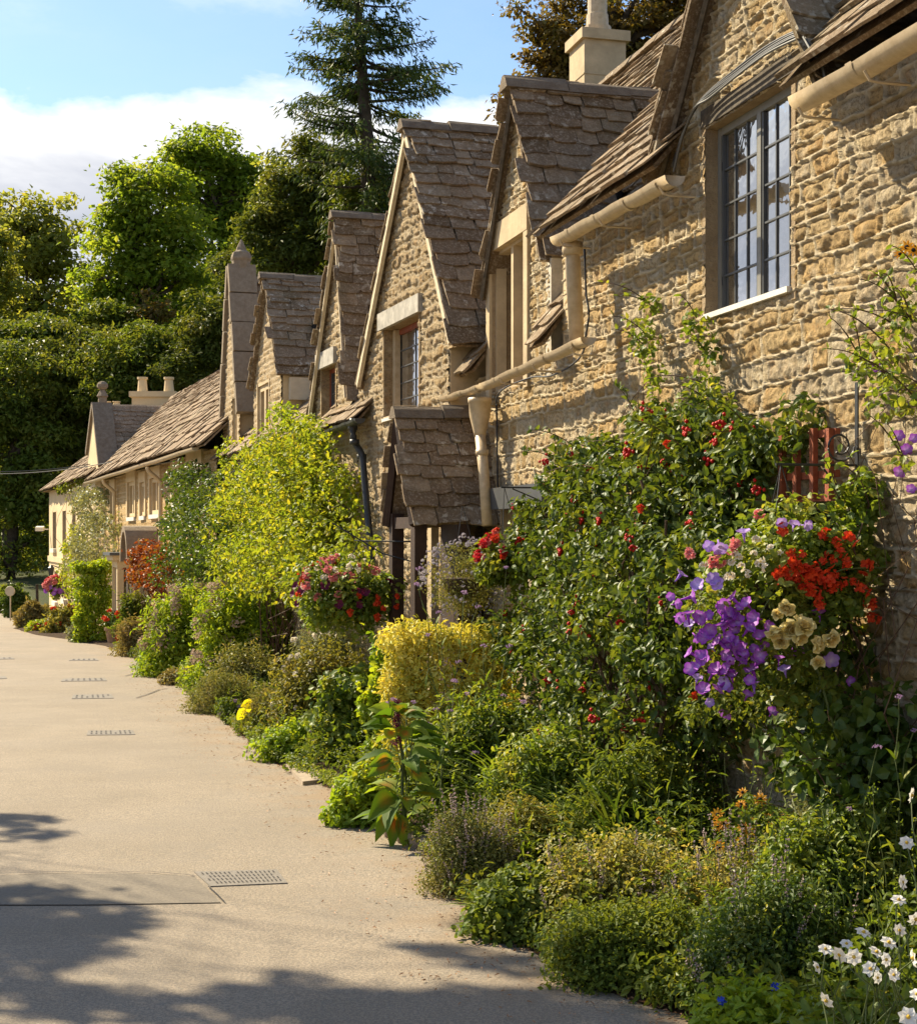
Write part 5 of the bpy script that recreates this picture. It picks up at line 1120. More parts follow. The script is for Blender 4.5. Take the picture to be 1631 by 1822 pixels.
# lime leaves
root = thing('lime_leaf_plant', 'few large lime yellow leaves at the kerb', 'plant', tuple(np.append(GP(432, 1318), gz(16.8))), bord); mb = MB(); c = np.append(GP(432, 1312), gz(17)) + np.array([0, .2, .0])
P = c + np.array([[.0, 0, .05], [-.02, 0, .3], [.08, 0, .28], [.05, -.05, .1], [-.06, 0, .12], [.1, 0, .36], [.0, .0, .4]]); D = R.normal(size=(7, 3)) * [1, .4, .4] + [0, -.2, -.1]; scatter(mb, LF, P, D, np.tile(VIEW, (7, 1)) + R.normal(size=(7, 3)) * .4, .16, .15); M['lf_yel'] = leaf_mat('lime_yellow_leaf', G((.42, .48, .02), (.62, .62, .03)), None, .45); mb.build('foliage', M['lf_yel'], root)
g = MB(); [g.tube([c - np.array([0, 0, .02]), p], .004, 4) for p in P]; g.build('stems', M['stem'], root)
B('lavender', 'grey green lavender right of the purple spikes', 'plant', 440, 520, 1222, 17.2, 'lf_lav', 5200, .05, asp=.25, group=bord)
r_, i_ = B('white_rose_bush', 'olive bush dotted with small white flowers', 'shrub', 485, 660, 1128, 16.8, 'lf_olive', 11000, .055, T=LF, group=bord, dep=.5); flo(r_, i_, 'white_bacopa', 30, 1.5, .3)
B('silver_bush', 'silvery grey artemisia below the pink basket', 'shrub', 512, 650, 1036, 17.6, 'lf_grey', 11000, .055, asp=.22, dep=.5)
B('strawberry_plant', 'fresh green leafy plant left of the yellow hedge', 'plant', 555, 712, 1185, 14.6, 'lf_green', 6000, .075, T=LF, asp=.8, group=bord, dep=.6)
B('vine', 'bright green leafy vine at the left end of the yellow hedge', 'plant', 655, 712, 1130, 13.9, 'lf_bright', 2200, .07, T=LF, asp=.9)
r_, i_ = B('ground_cover', 'low bright green ground cover by the flagstone', 'plant', 455, 640, 1288, 14.9, 'lf_bright', 7000, .04, T=LF, asp=.8, group=bord, cr=.1, dep=.45); flo(r_, i_, 'lilac_verbena', 14, .9, .2)
hedge('yellow_hedge', 'bright yellow variegated euonymus hedge', 700, 905, 1118, 12.9, 'lf_gold', 15000, .055, .75, T=LF, asp=.45, cr=.11)
# ---------------------------------------------------------------- near border
# honeysuckle with berries on the wall
hr, hc = climber('honeysuckle_climber', 'big glossy honeysuckle with red berry clusters covering the cottage wall', W1, [(1130, 880, 150, 110, .55), (1050, 825, 85, 50, .4), (1220, 790, 120, 75, .45), (1150, 1040, 180, 120, .8), (1000, 960, 90, 90, .5), (1300, 800, 95, 60, .35), (1090, 1180, 170, 110, .85), (1190, 745, 90, 30, .25), (1060, 1300, 120, 90, .8), (960, 1110, 60, 90, .7), (1240, 960, 100, 120, .5), (1360, 770, 60, 50, .3), (1230, 1180, 90, 110, .7)],
        'lf_honey', 27000, .062, T=LF, asp=.62, cr=.12, stems=46, sprays=50, base=W1.P(W1.aY(10.4), .35, GRN(10.4)), hang=.5)
g = MB()                                     # bare woody stems below
for k in range(9):
    a = W1.aY(rnd.uniform(9.4, 10.8)); limb(g, W1.P(a, rnd.uniform(.15, .5), GRN(10)), W1.P(a + rnd.uniform(-.3, .3), rnd.uniform(.2, .6), rnd.uniform(-.8, .4)), .022, .01, 6, 8, .07)
g.build('trunk', M['stem_brown'], hr)
out_ = [c + W1.n * .1 + np.array([0, -.06, 0]) for c in hc if rnd.random() < .5]
rnd.shuffle(out_); out_ = np.array(out_[:95]); put(hr, 'red_berry_cluster', out_[:85], np.tile([0, 0, 1.], (85, 1)), 1.3, .4); put(hr, 'red_geranium', out_[85:95], np.tile(VIEW, (10, 1)), .9)
# tall wispy shoots up the wall
r_, _ = climber('wall_climber_shoots', 'thin leafy shoots climbing towards the tall casement window', W1, [(1165, 620, 18, 60, .25), (1240, 640, 40, 50, .3), (1200, 680, 60, 30, .3), (1260, 570, 16, 30, .2), (1150, 560, 10, 20, .2), (1290, 700, 40, 40, .2)], 'lf_green', 420, .05, T=LF, asp=.65, cr=.10, stems=8, sr=.005, base=W1.P(W1.aY(10.3), .2, -.2), sprays=12, sden=8)
# right hand climber
r_, rc = climber('clematis_climber', 'yellow green climber with purple clematis at the right edge of the wall', W1, [(1610, 640, 40, 50, .3), (1590, 560, 30, 40, .25), (1560, 700, 45, 25, .25), (1615, 500, 25, 50, .2), (1640, 780, 40, 80, .3), (1540, 660, 30, 16, .2)], 'lf_green', 520, .042, T=LF, asp=.75, cr=.085, stems=6, sr=.005, base=W1.P(W1.aY(7.5), .15, GRN(7.5)), sprays=20, sden=10)
put(r_, 'purple_petunia', [W1.P(*(lambda q: (q[0], .2, q[1]))(W1.px(x, y, .2))) for x, y in ((1598, 775), (1612, 800), (1625, 780), (1600, 840), (1560, 655), (1620, 870))], np.tile(VIEW, (6, 1)), 1.0)
put(r_, 'orange_daisy', [W1.P(*(lambda q: (q[0], .2, q[1]))(W1.px(x, y, .2))) for x, y in ((1612, 440), (1600, 452), (1624, 445))], np.tile(VIEW, (3, 1)), 1.0)
climber('round_leaf_climber', 'round dark leaved climber low on the wall at the right edge', W1, [(1500, 1300, 60, 90, .45), (1580, 1350, 60, 90, .45), (1450, 1250, 50, 60, .4), (1560, 1450, 80, 90, .5), (1490, 1420, 70, 70, .5), (1540, 1180, 22, 40, .2), (1440, 1360, 50, 70, .4)], 'lf_dark', 3000, .066, T=LF, asp=.95, cr=.14, stems=22, sr=.005, base=W1.P(W1.aY(7.9), .3, GRN(8)), sprays=26, sden=9)
climber('thin_vine', 'thin bright vine trailing below the iron bracket', W1, [(1535, 900, 16, 60, .2), (1520, 980, 22, 60, .3), (1530, 860, 14, 40, .15)], 'lf_green', 700, .05, T=LF, asp=.8, cr=.07, stems=6, base=W1.P(W1.aY(8.0), .15, GRN(8)), sprays=6, sden=8)
# trellis over the low window
tr = thing('trellis', 'red brown wooden trellis fixed over the low window', 'trellis', tuple(W1.P(A1(1440)[0], .08, A1(1440, 890)[1])))
for x in (1392, 1418, 1448, 1476):
    a, z0 = A1(x, 888, .1); _, z1 = A1(x, 762 if x > 1400 else 775, .1); g = MB(); fbox(g, W1, a - .022, a + .022, .09, .12, z0, z1); g.build('upright', M['wood_red'], tr)
for y in (768, 842, 884):
    a0, z = A1(1482, y, .1); a1, _ = A1(1380, y, .1); g = MB(); fbox(g, W1, a0, a1, .06, .088, z - .02, z + .02); g.build('rail', M['wood_red'], tr)
# scrolled iron bracket
def bracket(label, x, ytop, ybot, yarm, L, scroll=True, name='iron_bracket'):
    a, zt = A1(x, ytop, .03); _, zb = A1(x, ybot, .03); _, za = A1(x, yarm, .03); t = thing(name, label, 'bracket', tuple(W1.P(a, .0, zb)), 'iron basket brackets')
    g = MB(); fbox(g, W1, a - .014, a + .014, .028, .036, zb, zt); g.build('back_plate', M['black_metal'], t)
    g = MB(); g.tube([W1.P(a, .03, za), W1.P(a, L, za)], .008, 6); g.build('arm', M['black_metal'], t)
    if scroll:
        for s_ in (1, -1):
            P = []
            for i in range(30):
                u = i / 29; 
                if s_ > 0: th = u * 2 * math.pi * 1.35; r = .085 * (1 - .55 * u); P.append(W1.P(a, .13 + r * math.cos(th + math.pi), za + .10 + r * math.sin(th + math.pi)))
                else: th = u * 2 * math.pi * 1.2; r = .06 * (1 - .4 * u); P.append(W1.P(a, .12 + r * math.cos(th), za - .30 + r * math.sin(th)))
            g = MB(); g.tube(P, .006, 5); g.build('scroll', M['black_metal'], t)
        g = MB(); g.tube([W1.P(a, .18, za - .30), W1.P(a, .05, za - .22), W1.P(a, L * .45, za - .02)], .006, 5); g.build('brace', M['black_metal'], t)
    else:
        g = MB(); g.tube([W1.P(a, .03, zb + .02), W1.P(a, L * .8, za - .01)], .006, 5); g.build('brace', M['black_metal'], t)
    return W1.P(a, L - .03, za)
hk1 = bracket('scrolled black iron bracket holding the petunia basket', 1524, 680, 960, 828, .50)
hk2 = bracket('plain black iron bracket above the red geranium basket', 985, 850, 905, 868, .50, False)
# slate over the low window by the porch
g = MB(); a0, z = A1(975, 880, .1); a1, _ = A1(882, 880, .1); fbox(g, W1, a0, a1, .0, .16, z - .10, z + .10); tag(g.build('slate_shelf', M['lead'], near))
# big mixed basket
Cb = hk1 + np.array([-.02, -.05, -.62]); 
rt = basket('large hanging basket of purple petunias, white bacopa and scarlet flowers', Cb, .40, 'lf_green', 5200, .045, [], chain=hk1, sh=(1.05, .9, 1.12))
def bpos(L_, Y0=None):
    out = []
    for x, y in L_:
        dx = (x - 1370) / 190; dy = (y - 1080) / 190; k = math.sqrt(max(0, 1 - dx * dx * .8 - dy * dy * .8)); out.append(PX(x, y, Cb[1] - .10 - .30 * k + rnd.uniform(-.03, .03)))
    return out
def dirs(n, s=.45): return np.tile(VIEW, (n, 1)) + R.normal(size=(n, 3)) * s
pp = [(1205, 1075), (1192, 1062), (1222, 1090), (1232, 1062), (1208, 1100), (1300, 1062), (1326, 1072), (1290, 1110), (1262, 1120), (1275, 1140), (1335, 1115), (1350, 1130), (1310, 1140), (1290, 1165), (1250, 1170), (1225, 1160), (1318, 1165), (1352, 1165), (1268, 1195), (1300, 1200), (1336, 1190),
      (1228, 1190), (1250, 1225), (1278, 1225), (1290, 1270), (1240, 1135), (1340, 1100), (1360, 1150), (1408, 1165), (1512, 1212), (1374, 1266), (1455, 1090), (1476, 1172), (1330, 1235), (1260, 1095), (1385, 1170), (1425, 1155), (1306, 1090), (1285, 1078)]
pp += [(rnd.gauss(1295, 40), rnd.gauss(1150, 42)) for _ in range(34)]
put(rt, 'purple_petunia', bpos(pp), dirs(len(pp), .7), 1.15, .3)
vp = [(1212, 1020), (1268, 1030), (1240, 1040), (1275, 1038), (1395, 1190), (1340, 1215), (1288, 1215), (1262, 1250), (1478, 1175), (1225, 1110), (1265, 1150), (1385, 1130), (1420, 1140), (1322, 945), (1390, 930), (1412, 932), (1436, 935), (1260, 972), (1280, 975), (1240, 1205)]
put(rt, 'violet_petunia', bpos(vp), dirs(len(vp), .7), 1.1, .3)
rp = [(1408, 990), (1420, 1010), (1412, 1030), (1435, 1022), (1450, 1018), (1470, 1030), (1488, 965), (1496, 985), (1505, 1005), (1480, 1020), (1490, 1042), (1520, 1035), (1535, 1050), (1395, 1012), (1460, 1000), (1500, 1035), (1465, 950), (1548, 1075), (1555, 1100), (1475, 1045), (1442, 1035), (1425, 1045), (1512, 960), (1540, 1010), (1456, 1065)]
rp += [(rnd.gauss(1440, 34), rnd.gauss(1015, 26)) for _ in range(18)]
put(rt, 'orange_begonia', bpos(rp), dirs(len(rp)), 1.3, .3)
wp = [(1340, 985), (1352, 1000), (1370, 975), (1318, 1010), (1330, 1020), (1300, 1000), (1360, 1010), (1345, 960), (1250, 1005), (1385, 985), (1296, 1025), (1310, 990)]
put(rt, 'white_bacopa', bpos(wp), dirs(len(wp)), 1.1)
fp = [(1272, 985), (1280, 1000), (1300, 980), (1268, 1000), (1308, 968), (1225, 985), (1350, 915)]
put(rt, 'pink_fuchsia', bpos(fp), dirs(len(fp)), .8)
f = MB(); q = np.array(bpos([(rnd.uniform(1235, 1440), rnd.uniform(1060, 1285)) for _ in range(46)])) + [0, .10, 0]; clumps(f, q, np.full(46, .085), 34, .035, LF, .6, hang=.6); f.build('trailing_foliage', M['lf_mid'], rt)
f = MB(); q = np.array(bpos([(rnd.uniform(1395, 1555), rnd.uniform(950, 1100)) for _ in range(34)])) + [0, .08, 0]; clumps(f, q, np.full(34, .07), 30, .04, LF, .8); f.build('trailing_foliage', M['lf_green'], rt)
# cream climbing rose in front of the basket
rr = thing('cream_rose_bush', 'cluster of cream yellow roses on a long stem beside the petunias', 'rose', tuple(np.array([1.85, 7.35, gz(7.35)])))
rpz = [(1402, 1078, 1.1), (1385, 1095, .9), (1420, 1112, 1.0), (1388, 1140, 1.35), (1418, 1130, 1.2), (1402, 1120, 1.0), (1475, 1135, .9), (1448, 1148, 1.0), (1455, 1182, 1.0), (1378, 1118, .9), (1432, 1120, .8)]
put(rr, 'cream_rose', [PX(x, y, 7.32 + rnd.uniform(-.03, .05)) for x, y, s in rpz], dirs(len(rpz), .6), 1.12, .28)
g = MB(); b0 = np.array([1.85, 7.35, gz(7.35)]); g.tube(spline([b0, PX(1500, 1400, 7.4), PX(1470, 1250, 7.42), PX(1440, 1160, 7.40), PX(1400, 1100, 7.38)]), .006, 5)
for x, y, s in rpz: g.tube([PX(1440, 1165, 7.42), PX(x, y, 7.35)], .003, 4)
g.tube(spline([PX(1350, 1100, 7.5), PX(1375, 1060, 7.5), PX(1440, 1045 - 20, 7.5), PX(1480, 1000 + 20, 7.5), PX(1510, 1012, 7.5), PX(1600, 1010, 7.7)]), .004, 4); g.build('stems', M['stem'], rr)
f = MB(); q = np.array([PX(rnd.uniform(1370, 1500), rnd.uniform(1090, 1260), 7.45) for _ in range(22)]); clumps(f, q, np.full(22, .06), 14, .05, LF, .7); f.build('foliage', M['lf_mid'], rr)
# red geranium basket with a ball of lobelia
C2 = PX(905, 1000, 12.75)
basket('hanging basket of red and crimson geraniums below the cream hopper', C2, .27, 'lf_mid', 2200, .05, [('crimson_geranium', 12, 1.15, (.0, 1), (-.6, -.5, .8)), ('red_geranium', 12, 1.1, (.0, 1), (.2, -.6, .8)), ('lilac_verbena', 5, 1.6, (0, .6), None), ('pink_fuchsia', 4, 1., (.0, 1), (-1, -.4, .3))], chain=hk2)
C2b = PX(822, 1030, 13.2)
rl = basket('ball shaped basket of pale lilac lobelia in front of the porch', C2b, .36, 'lf_lav', 4200, .03, [('tiny_lobelia', 90, 1.5, (-1, 1), None)], T=RH, asp=.3, chain=PX(822, 900, 13.2))
C3 = PX(618, 1062, 15.2)
basket('hanging basket of pink fuchsias and dark maroon petunias left of the porch', C3, .48, 'lf_green', 4600, .055, [('pink_fuchsia', 24, 1.15, (.0, 1), (-.5, -.6, .8)), ('white_bacopa', 14, 1.5, (.2, 1), (-.4, -.6, .8)), ('maroon_petunia', 12, 1.6, (-.3, .5), (1, -.4, .1)), ('red_geranium', 8, 1.2, (-.6, .3), (.5, -.7, -.3)), ('orange_begonia', 6, 1.6, (0, 1), (-1, -.3, .1))], sh=(1.15, .8, .85), chain=PX(640, 955, 15.2))
g = MB(); g.tube([PX(630, 962, 15.2), PX(735, 964, 15.0)], .008, 5); g.tube([PX(590, 930, 15.2), PX(680, 985, 15.1), PX(735, 1000, 15.0)], .007, 5); tag(g.build('wire_bracket', M['black_metal']), 'thin iron arm reaching left from the porch post', 'bracket', 'iron basket brackets')

# grasses, perennials and mounds along the near bed
B('green_perennial', 'mid height fresh green perennials behind the large leaved plant', 'plant', 735, 960, 1225, 11.6, 'lf_green', 8500, .07, T=LF, asp=.4, group=bord, dep=.6, cr=.15)
B('green_perennial', 'leafy green perennials under the honeysuckle, dotted with dry brown seed heads', 'plant', 860, 1090, 1300, 10.0, 'lf_green', 8500, .055, T=LF, asp=.45, group=bord, dep=.6, cr=.14)
B('shade_perennial', 'darker olive undergrowth at the foot of the honeysuckle', 'plant', 1010, 1260, 1330, 9.2, 'lf_mid', 6000, .06, T=LF, asp=.4, group=bord, dep=.5)
def verbena(label, pts, Y, bx, mat='lilac_verbena', sc=1.3):
    b = PX(bx, 1400, Y); b[2] = gz(Y); t = thing('tall_verbena', label, 'plant', tuple(b), bord); g = MB(); f = MB(); H = []
    for x, y in pts:
        p = PX(x, y, Y + rnd.uniform(-.2, .2)); q = b + R.normal(size=3) * [.12, .12, 0]; P = limb(g, q, p, .005, .0025, 4, 6, .04); H.append(p)
        for c in P[1:5]: scatter(f, BS, np.tile(c, (2, 1)), R.normal(size=(2, 3)) + [0, 0, .6], np.tile([0, 0, 1.], (2, 1)), .13, .02)
    g.build('stems', M['stem'], t); f.build('leaves', M['lf_green'], t); put(t, mat, H, np.tile([0, -.3, 1.], (len(H), 1)), sc)
verbena('airy verbena with small purple heads above the large leaved plant', [(690, 1252), (700, 1245), (760, 1290), (808, 1212), (775, 1262), (830, 1235), (845, 1340), (735, 1250), (800, 1265)], 10.9, 770)
verbena('airy verbena with lilac heads between the hedge and the honeysuckle', [(895, 1238), (815, 1178), (860, 1150), (930, 1250), (875, 1290), (905, 1150)], 11.4, 880)
verbena('tall thin verbena stems before the lobelia ball', [(745, 1012), (742, 1040), (825, 1055), (900, 1010), (780, 1090), (850, 1080), (760, 1130)], 12.2, 800, sc=1.4)
verbena('slender pink flowered stems against the wall at the right edge', [(1598, 1240), (1560, 1330), (1625, 1300), (1510, 1440)], 6.9, 1590, sc=.9)
for lab, x0, x1, yt, Y, n in (('dark strap leaved lilies in front of the honeysuckle stems', 1040, 1170, 1300, 8.9, 130), ('strap leaved lilies right of the honeysuckle stems', 1130, 1260, 1270, 9.3, 110), ('arching strap leaves behind the catmint', 870, 1000, 1400, 9.1, 100), ('fine arching grass among the verbenas', 850, 950, 1230, 11.2, 120)):
    tuft('lily_clump', lab, x0, x1, yt, Y, 'grass' if n != 130 else 'lf_dark', n, .022)
# the large leaved plant
root = thing('large_leaved_plant', 'tall plant with big green leaves flushed orange and a maroon plume', 'plant', tuple(np.append(GP(722, 1500), gz(10.4))), bord)
b = np.array(root.location); g = MB(); P = limb(g, b, PX(705, 1262, 10.42), .014, .007, 7, 8, .02)
m, nt, out = nodes('flushed_leaf'); c = mix(nt, attr(nt, 'fl'), ramp(nt, attr(nt, 'tint'), G((.05, .10, .012), (.10, .17, .02), (.20, .27, .03))), (.36, .10, .02)); p_ = principled(nt, None, c, .6, None, .2); t_ = nt.nodes.new('ShaderNodeBsdfTranslucent'); nt.links.new(mix(nt, 1., c, (2.2, 2., .6), 'MULTIPLY'), t_.inputs['Color']); ms = nt.nodes.new('ShaderNodeMixShader'); ms.inputs[0].default_value = .42; nt.links.new(p_.outputs[0], ms.inputs[1]); nt.links.new(t_.outputs[0], ms.inputs[2]); nt.links.new(ms.outputs[0], out.inputs['Surface']); M['flush'] = m
def bigleaf(base, d, nn, L, W, tint):
    d = unit(d); s = unit(np.cross(nn, d)); nn = np.cross(d, s); V = []; fl = []; n = 8
    for i in range(n + 1):
        t = i / n; w = W * .5 * math.sin(math.pi * min(1., .04 + t ** .8 * .96)); c = base + d * L * t - np.array([0, 0, 1.]) * L * .42 * t * t
        for j in (-1, -.5, 0, .5, 1): V.append(c + s * w * j + nn * (abs(j) * w * .35 + .006 * math.sin(t * 26 + abs(j) * 2) * abs(j))); fl.append(FLS * max(0, 1 - 2.3 * math.hypot((t - .36) * 1.5, j * .55)) * 1.2)
    lm.faces(V, [(i * 5 + j, i * 5 + j + 1, i * 5 + j + 6, i * 5 + j + 5) for i in range(n) for j in range(4)], tint=tint, fl=np.clip(fl, 0, 1))
FLS = .7
lm = MB()
for i in range(40):
    t = rnd.uniform(.15, 1.0); q = P[min(8, int(t * 8))]; a = i * 2.4; L = (.32 - .11 * t) * rnd.uniform(.7, 1.2); FLS = rnd.choice([0, 0, 0, .3, .6])
    d = np.array([math.cos(a) * 1.3, math.sin(a) * .7, rnd.uniform(-.35, .4) + .7 * t]); bigleaf(q + unit(d) * .06, d, np.array([-.15, -.35, 1.]) + R.normal(size=3) * .3, L, L * .5, rnd.random())
for (x, y, dx, dz, L) in ((690, 1300, -.45, .9, .17), (725, 1295, .1, 1, .14), (742, 1300, .4, .9, .16), (668, 1335, -1, .1, .17), (680, 1362, -1, -.1, .19), (775, 1345, 1, .15, .17), (672, 1440, -.6, -.8, .2), (765, 1370, 1, -.2, .2), (700, 1450, -.2, -1, .19), (730, 1455, .2, -1, .18)):
    FLS = .9; q = PX(706 + (x - 706) * .25, y + 20 * (dz > 0) - 5, 10.35); d = np.array([dx, -.25, dz]); bigleaf(q, d, np.cross(d, [1, 0, 0]) * 0 + np.array([.15, -1, .25]), L, L * .55, rnd.random() * .8 + .2)
lm.build('leaves', M['flush'], root, smooth=True)
for i in range(16): g.tube([P[rnd.randint(1, 8)], P[rnd.randint(1, 8)] + R.normal(size=3) * .1], .004, 4)
g.build('stem', M['stem'], root); pl = MB(); tp = PX(705, 1262, 10.40)
c_ = np.array([tp + np.array([R.normal() * .012, R.normal() * .012, -.24 + .30 * k / 39]) for k in range(40)]); clumps(pl, c_, np.full(40, .02), 12, .018, RH, .6); pl.build('plume', M['p_maroon'], root)
# edging stones, flagstone, litter
def stone(name, label, c, sx, sy, sz, mat, group, seed):
    rs = np.random.RandomState(seed); mb = MB(); n = 10; V = []; 
    for i in range(7):
        ph = math.pi * i / 6
        for j in range(n): th = 2 * math.pi * j / n + seed; rr_ = 1 + .22 * (rs.rand() - .5); sgn = lambda v, e: math.copysign(abs(v) ** e, v); V.append((c[0] + sx * rr_ * sgn(math.sin(ph), .6) * sgn(math.cos(th), .7), c[1] + sy * rr_ * sgn(math.sin(ph), .6) * sgn(math.sin(th), .7), c[2] + sz * rr_ * sgn(math.cos(ph), .6)))
    mb.faces(V, [(i * n + j, (i + 1) * n + j, (i + 1) * n + (j + 1) % n, i * n + (j + 1) % n) for i in range(6) for j in range(n)]); return tag(mb.build(name, mat, smooth=True), label, 'stone', group)
pts = [(596, 1412, .07), (612, 1424, .06), (628, 1436, .07), (645, 1450, .06), (662, 1464, .08), (682, 1480, .07), (700, 1490, .10), (722, 1500, .10), (745, 1508, .12), (765, 1518, .11)]
lab = ['pale edging stone nearest the flagstone', 'small pale edging stone second from the flagstone', 'edging stone third from the flagstone', 'small edging stone midway along the bed rim', 'edging stone beside the orange flowers, left of the two', 'edging stone beside the orange flowers, right of the two', 'brown edging stone left of the plant stem', 'upright edging stone under the large leaves', 'flat edging stone with a shadowed face', 'last flat edging stone before the catmint']
for i, (x, y, s_) in enumerate(pts): p = GP(x, y); stone('edging_stone', lab[i], (p[0] + .03, p[1] + .03, gz(p[1]) + s_ * .35), s_, s_ * .8, s_ * .6, M['edge_stone'], 'edging stones of the flower bed', i + 3)
mb = MB(); q = [GP(508, 1366), GP(572, 1362), GP(620, 1368), GP(622, 1388), GP(538, 1398)]; V = [(p[0], p[1], gz(p[1]) + .035) for p in q] + [(p[0], p[1], gz(p[1]) - .03) for p in q]
mb.faces(V, [(0, 1, 2, 3, 4)] + [(i, i + 5, (i + 1) % 5 + 5, (i + 1) % 5) for i in range(5)]); tag(mb.build('flagstone', M['flag']), 'flat pale flagstone at the bed edge beside the road', 'paving slab')
r_, i_ = B('yellow_flowered_plant', 'yellow green low plant between flagstone and large leaved plant', 'plant', 598, 680, 1345, 11.2, 'lf_bright', 1800, .05, T=LF, asp=.7, group=bord)
t = thing('pansy_plant', 'low orange and red pansies at the bed rim', 'flowers', tuple(np.append(GP(690, 1492), gz(10.5))), bord)
Pn = [GP(x, y) for x, y in ((656, 1462), (662, 1475), (684, 1478), (672, 1490), (690, 1485), (640, 1425), (755, 1440), (765, 1425))]; put(t, 'marigold', [(p[0] + .03, p[1] + .02, gz(p[1]) + .11) for p in Pn[:3]] , dirs(3), 1.1); put(t, 'red_geranium', [(p[0] + .03, p[1] + .02, gz(p[1]) + .10) for p in Pn[3:6]], dirs(3), .9)
f = MB(); clumps(f, np.array([(p[0] + .07, p[1] + .05, gz(p[1]) + .06) for p in Pn[:6]]), np.full(6, .06), 50, .035, LF); f.build('foliage', M['lf_green'], t)
# catmint and thyme mounds of the foreground
def spikes(root, info, n, mat='lf_lav', L=.16, w=.010, mb_name='flower_spikes', pm='p_spike'):
    P, D = dome(info, n, .82, 1.02, top=.15); f = MB(); g = MB(); k = 9
    for p, d in zip(P, D):
        d = unit(d * .5 + np.array([0, 0, 1.]) + R.normal(size=3) * .15); s = np.linspace(0, 1, k)[:, None]; q = p + d * L * s * rnd.uniform(.6, 1.2); g.tube([p - d * .05, q[-1]], .0018, 3); q = np.repeat(q[2:], 3, 0); scatter(f, RH, q, sph(len(q)) + d * .3, sph(len(q)), w * 1.3, w)
    f.build(mb_name, M[pm], root)['kind'] = 'stuff'; g.build('spike_stems', M['stem'], root)
def fore(label, x0, x1, yt, Y, mat, n, size, T=RH, asp=.5, cr=.09, dep=.7, sp=0, name='catmint', **k):
    r_, i_ = bush(name, label, 'plant', x0, x1, yt, Y, mat, n, size, T=T, asp=asp, group=bord, cr=cr, dep=dep, stems=16, **k)
    if sp: spikes(r_, i_, sp)
    return r_, i_
fore('catmint bush bulging over the kerb with faint pink spikes', 766, 905, 1445, 8.85, 'lf_lav', 13000, .022, sp=60)
fore('catmint behind the kerb bush mixed with dry seed heads', 850, 1010, 1420, 9.2, 'lf_olive', 7000, .03, T=LF)
fore('dark leafy geranium mound at the bend of the kerb', 850, 1060, 1560, 7.85, 'lf_mid', 8000, .036, T=LF, asp=.9, name='hardy_geranium')
fore('sunlit yellow green mound with tiny leaves, left of the two largest', 960, 1260, 1490, 7.75, 'lf_pale', 15000, .026, T=RH, asp=.7, sp=30, name='thyme_mound')
fore('sunlit mound with pinkish spikes, right of the two largest', 1180, 1480, 1505, 7.45, 'lf_pale', 16000, .024, asp=.6, sp=90, name='thyme_mound')
fore('dark green shaded mound spilling to the road edge', 985, 1290, 1610, 6.95, 'lf_mid', 15000, .026, T=RH, asp=.6, name='boxwood_mound', dep=.5)
fore('dark shaded mound with pink specks behind the white anemones', 1230, 1530, 1560, 6.45, 'lf_dark', 15000, .026, asp=.55, sp=25, name='boxwood_mound', dep=.5)
fore('leafy green plants filling the bed below the right wall', 1330, 1640, 1420, 7.1, 'lf_green', 11000, .04, T=LF, asp=.5, name='mixed_perennial', dep=.5)
r_, i_ = fore('orange daisies with dark centres below the lower window', 1262, 1405, 1425, 7.95, 'lf_mid', 3200, .05, T=LF, asp=.5, name='rudbeckia'); flo(r_, i_, 'orange_daisy', 26, 1.05, .5, 1.2, lo=.95, hi=1.12)
r_, i_ = fore('low plants with pink and yellow flowers in front of the lilies', 1130, 1240, 1470, 8.3, 'lf_olive', 2600, .04, T=LF, name='mixed_perennial'); flo(r_, i_, 'pink_fuchsia', 8, .55, .4); flo(r_, i_, 'marigold', 4, .8, .4)
fore('silvery leaved plant beside the orange daisies', 1370, 1520, 1400, 7.9, 'lf_grey', 3200, .06, T=LF, asp=.3, name='silver_perennial')
tuft('grass_tuft', 'long arching grass blades leaning over the kerb', 820, 960, 1555, 8.0, 'grass', 46, .02, spread=1.3, h=.34)
r_, i_ = fore('low glossy ground cover with small blue flowers at the bottom edge', 1235, 1450, 1755, 5.55, 'lf_bright', 4200, .042, T=LF, asp=.5, name='plumbago', dep=.8); flo(r_, i_, 'blue_flower', 9, .8, .55)
fore('leafy cover under the white anemones', 1400, 1680, 1745, 5.0, 'lf_green', 4200, .05, T=LF, asp=.6, name='anemone_foliage', dep=.6)
# white anemones
an = thing('white_anemone_plant', 'white anemones with yellow centres at the bottom right corner', 'flowers', tuple(np.array([1.25, 4.7, float(gz(4.7))])), bord)
ap = [(1468, 1690, 4.75), (1492, 1700, 4.8), (1518, 1703, 4.6), (1558, 1695, 4.65), (1452, 1722, 4.8), (1580, 1678, 4.6), (1600, 1655, 4.7), (1575, 1708, 4.5), (1590, 1735, 4.5), (1560, 1740, 4.6), (1615, 1810, 4.2), (1598, 1602, 4.9), (1628, 1635, 4.8), (1612, 1500, 5.2), (1625, 1705, 4.5), (1470, 1780, 4.7), (1620, 1415, 5.3), (1535, 1660, 4.9), (1505, 1680, 4.95), (1548, 1725, 4.75), (1606, 1570, 5.0), (1630, 1770, 4.4)]
put(an, 'white_anemone', [PX(*p) for p in ap], dirs(len(ap), .75) + np.array([-.1, 0, .2]), .68, .25)
g = MB()
for p in ap + [(1440, 1718, 4.8), (1560, 1790, 4.4), (1600, 1690, 4.6), (1500, 1760, 4.7)]:
    q = PX(*p); b = np.array([1.3 + R.uniform(-.2, .25), 4.75 + R.uniform(-.2, .2), gz(4.7)]); limb(g, b, q - np.array([0, 0, .006]), .004, .002, 4, 7, .05)
    if p not in ap: g.tube([q + np.array([0, 0, z]) for z in (-.012, -.006, .002, .010)], [.002, .009, .010, .003], 8)
g.build('stems', M['stem'], an)
FLS = 0
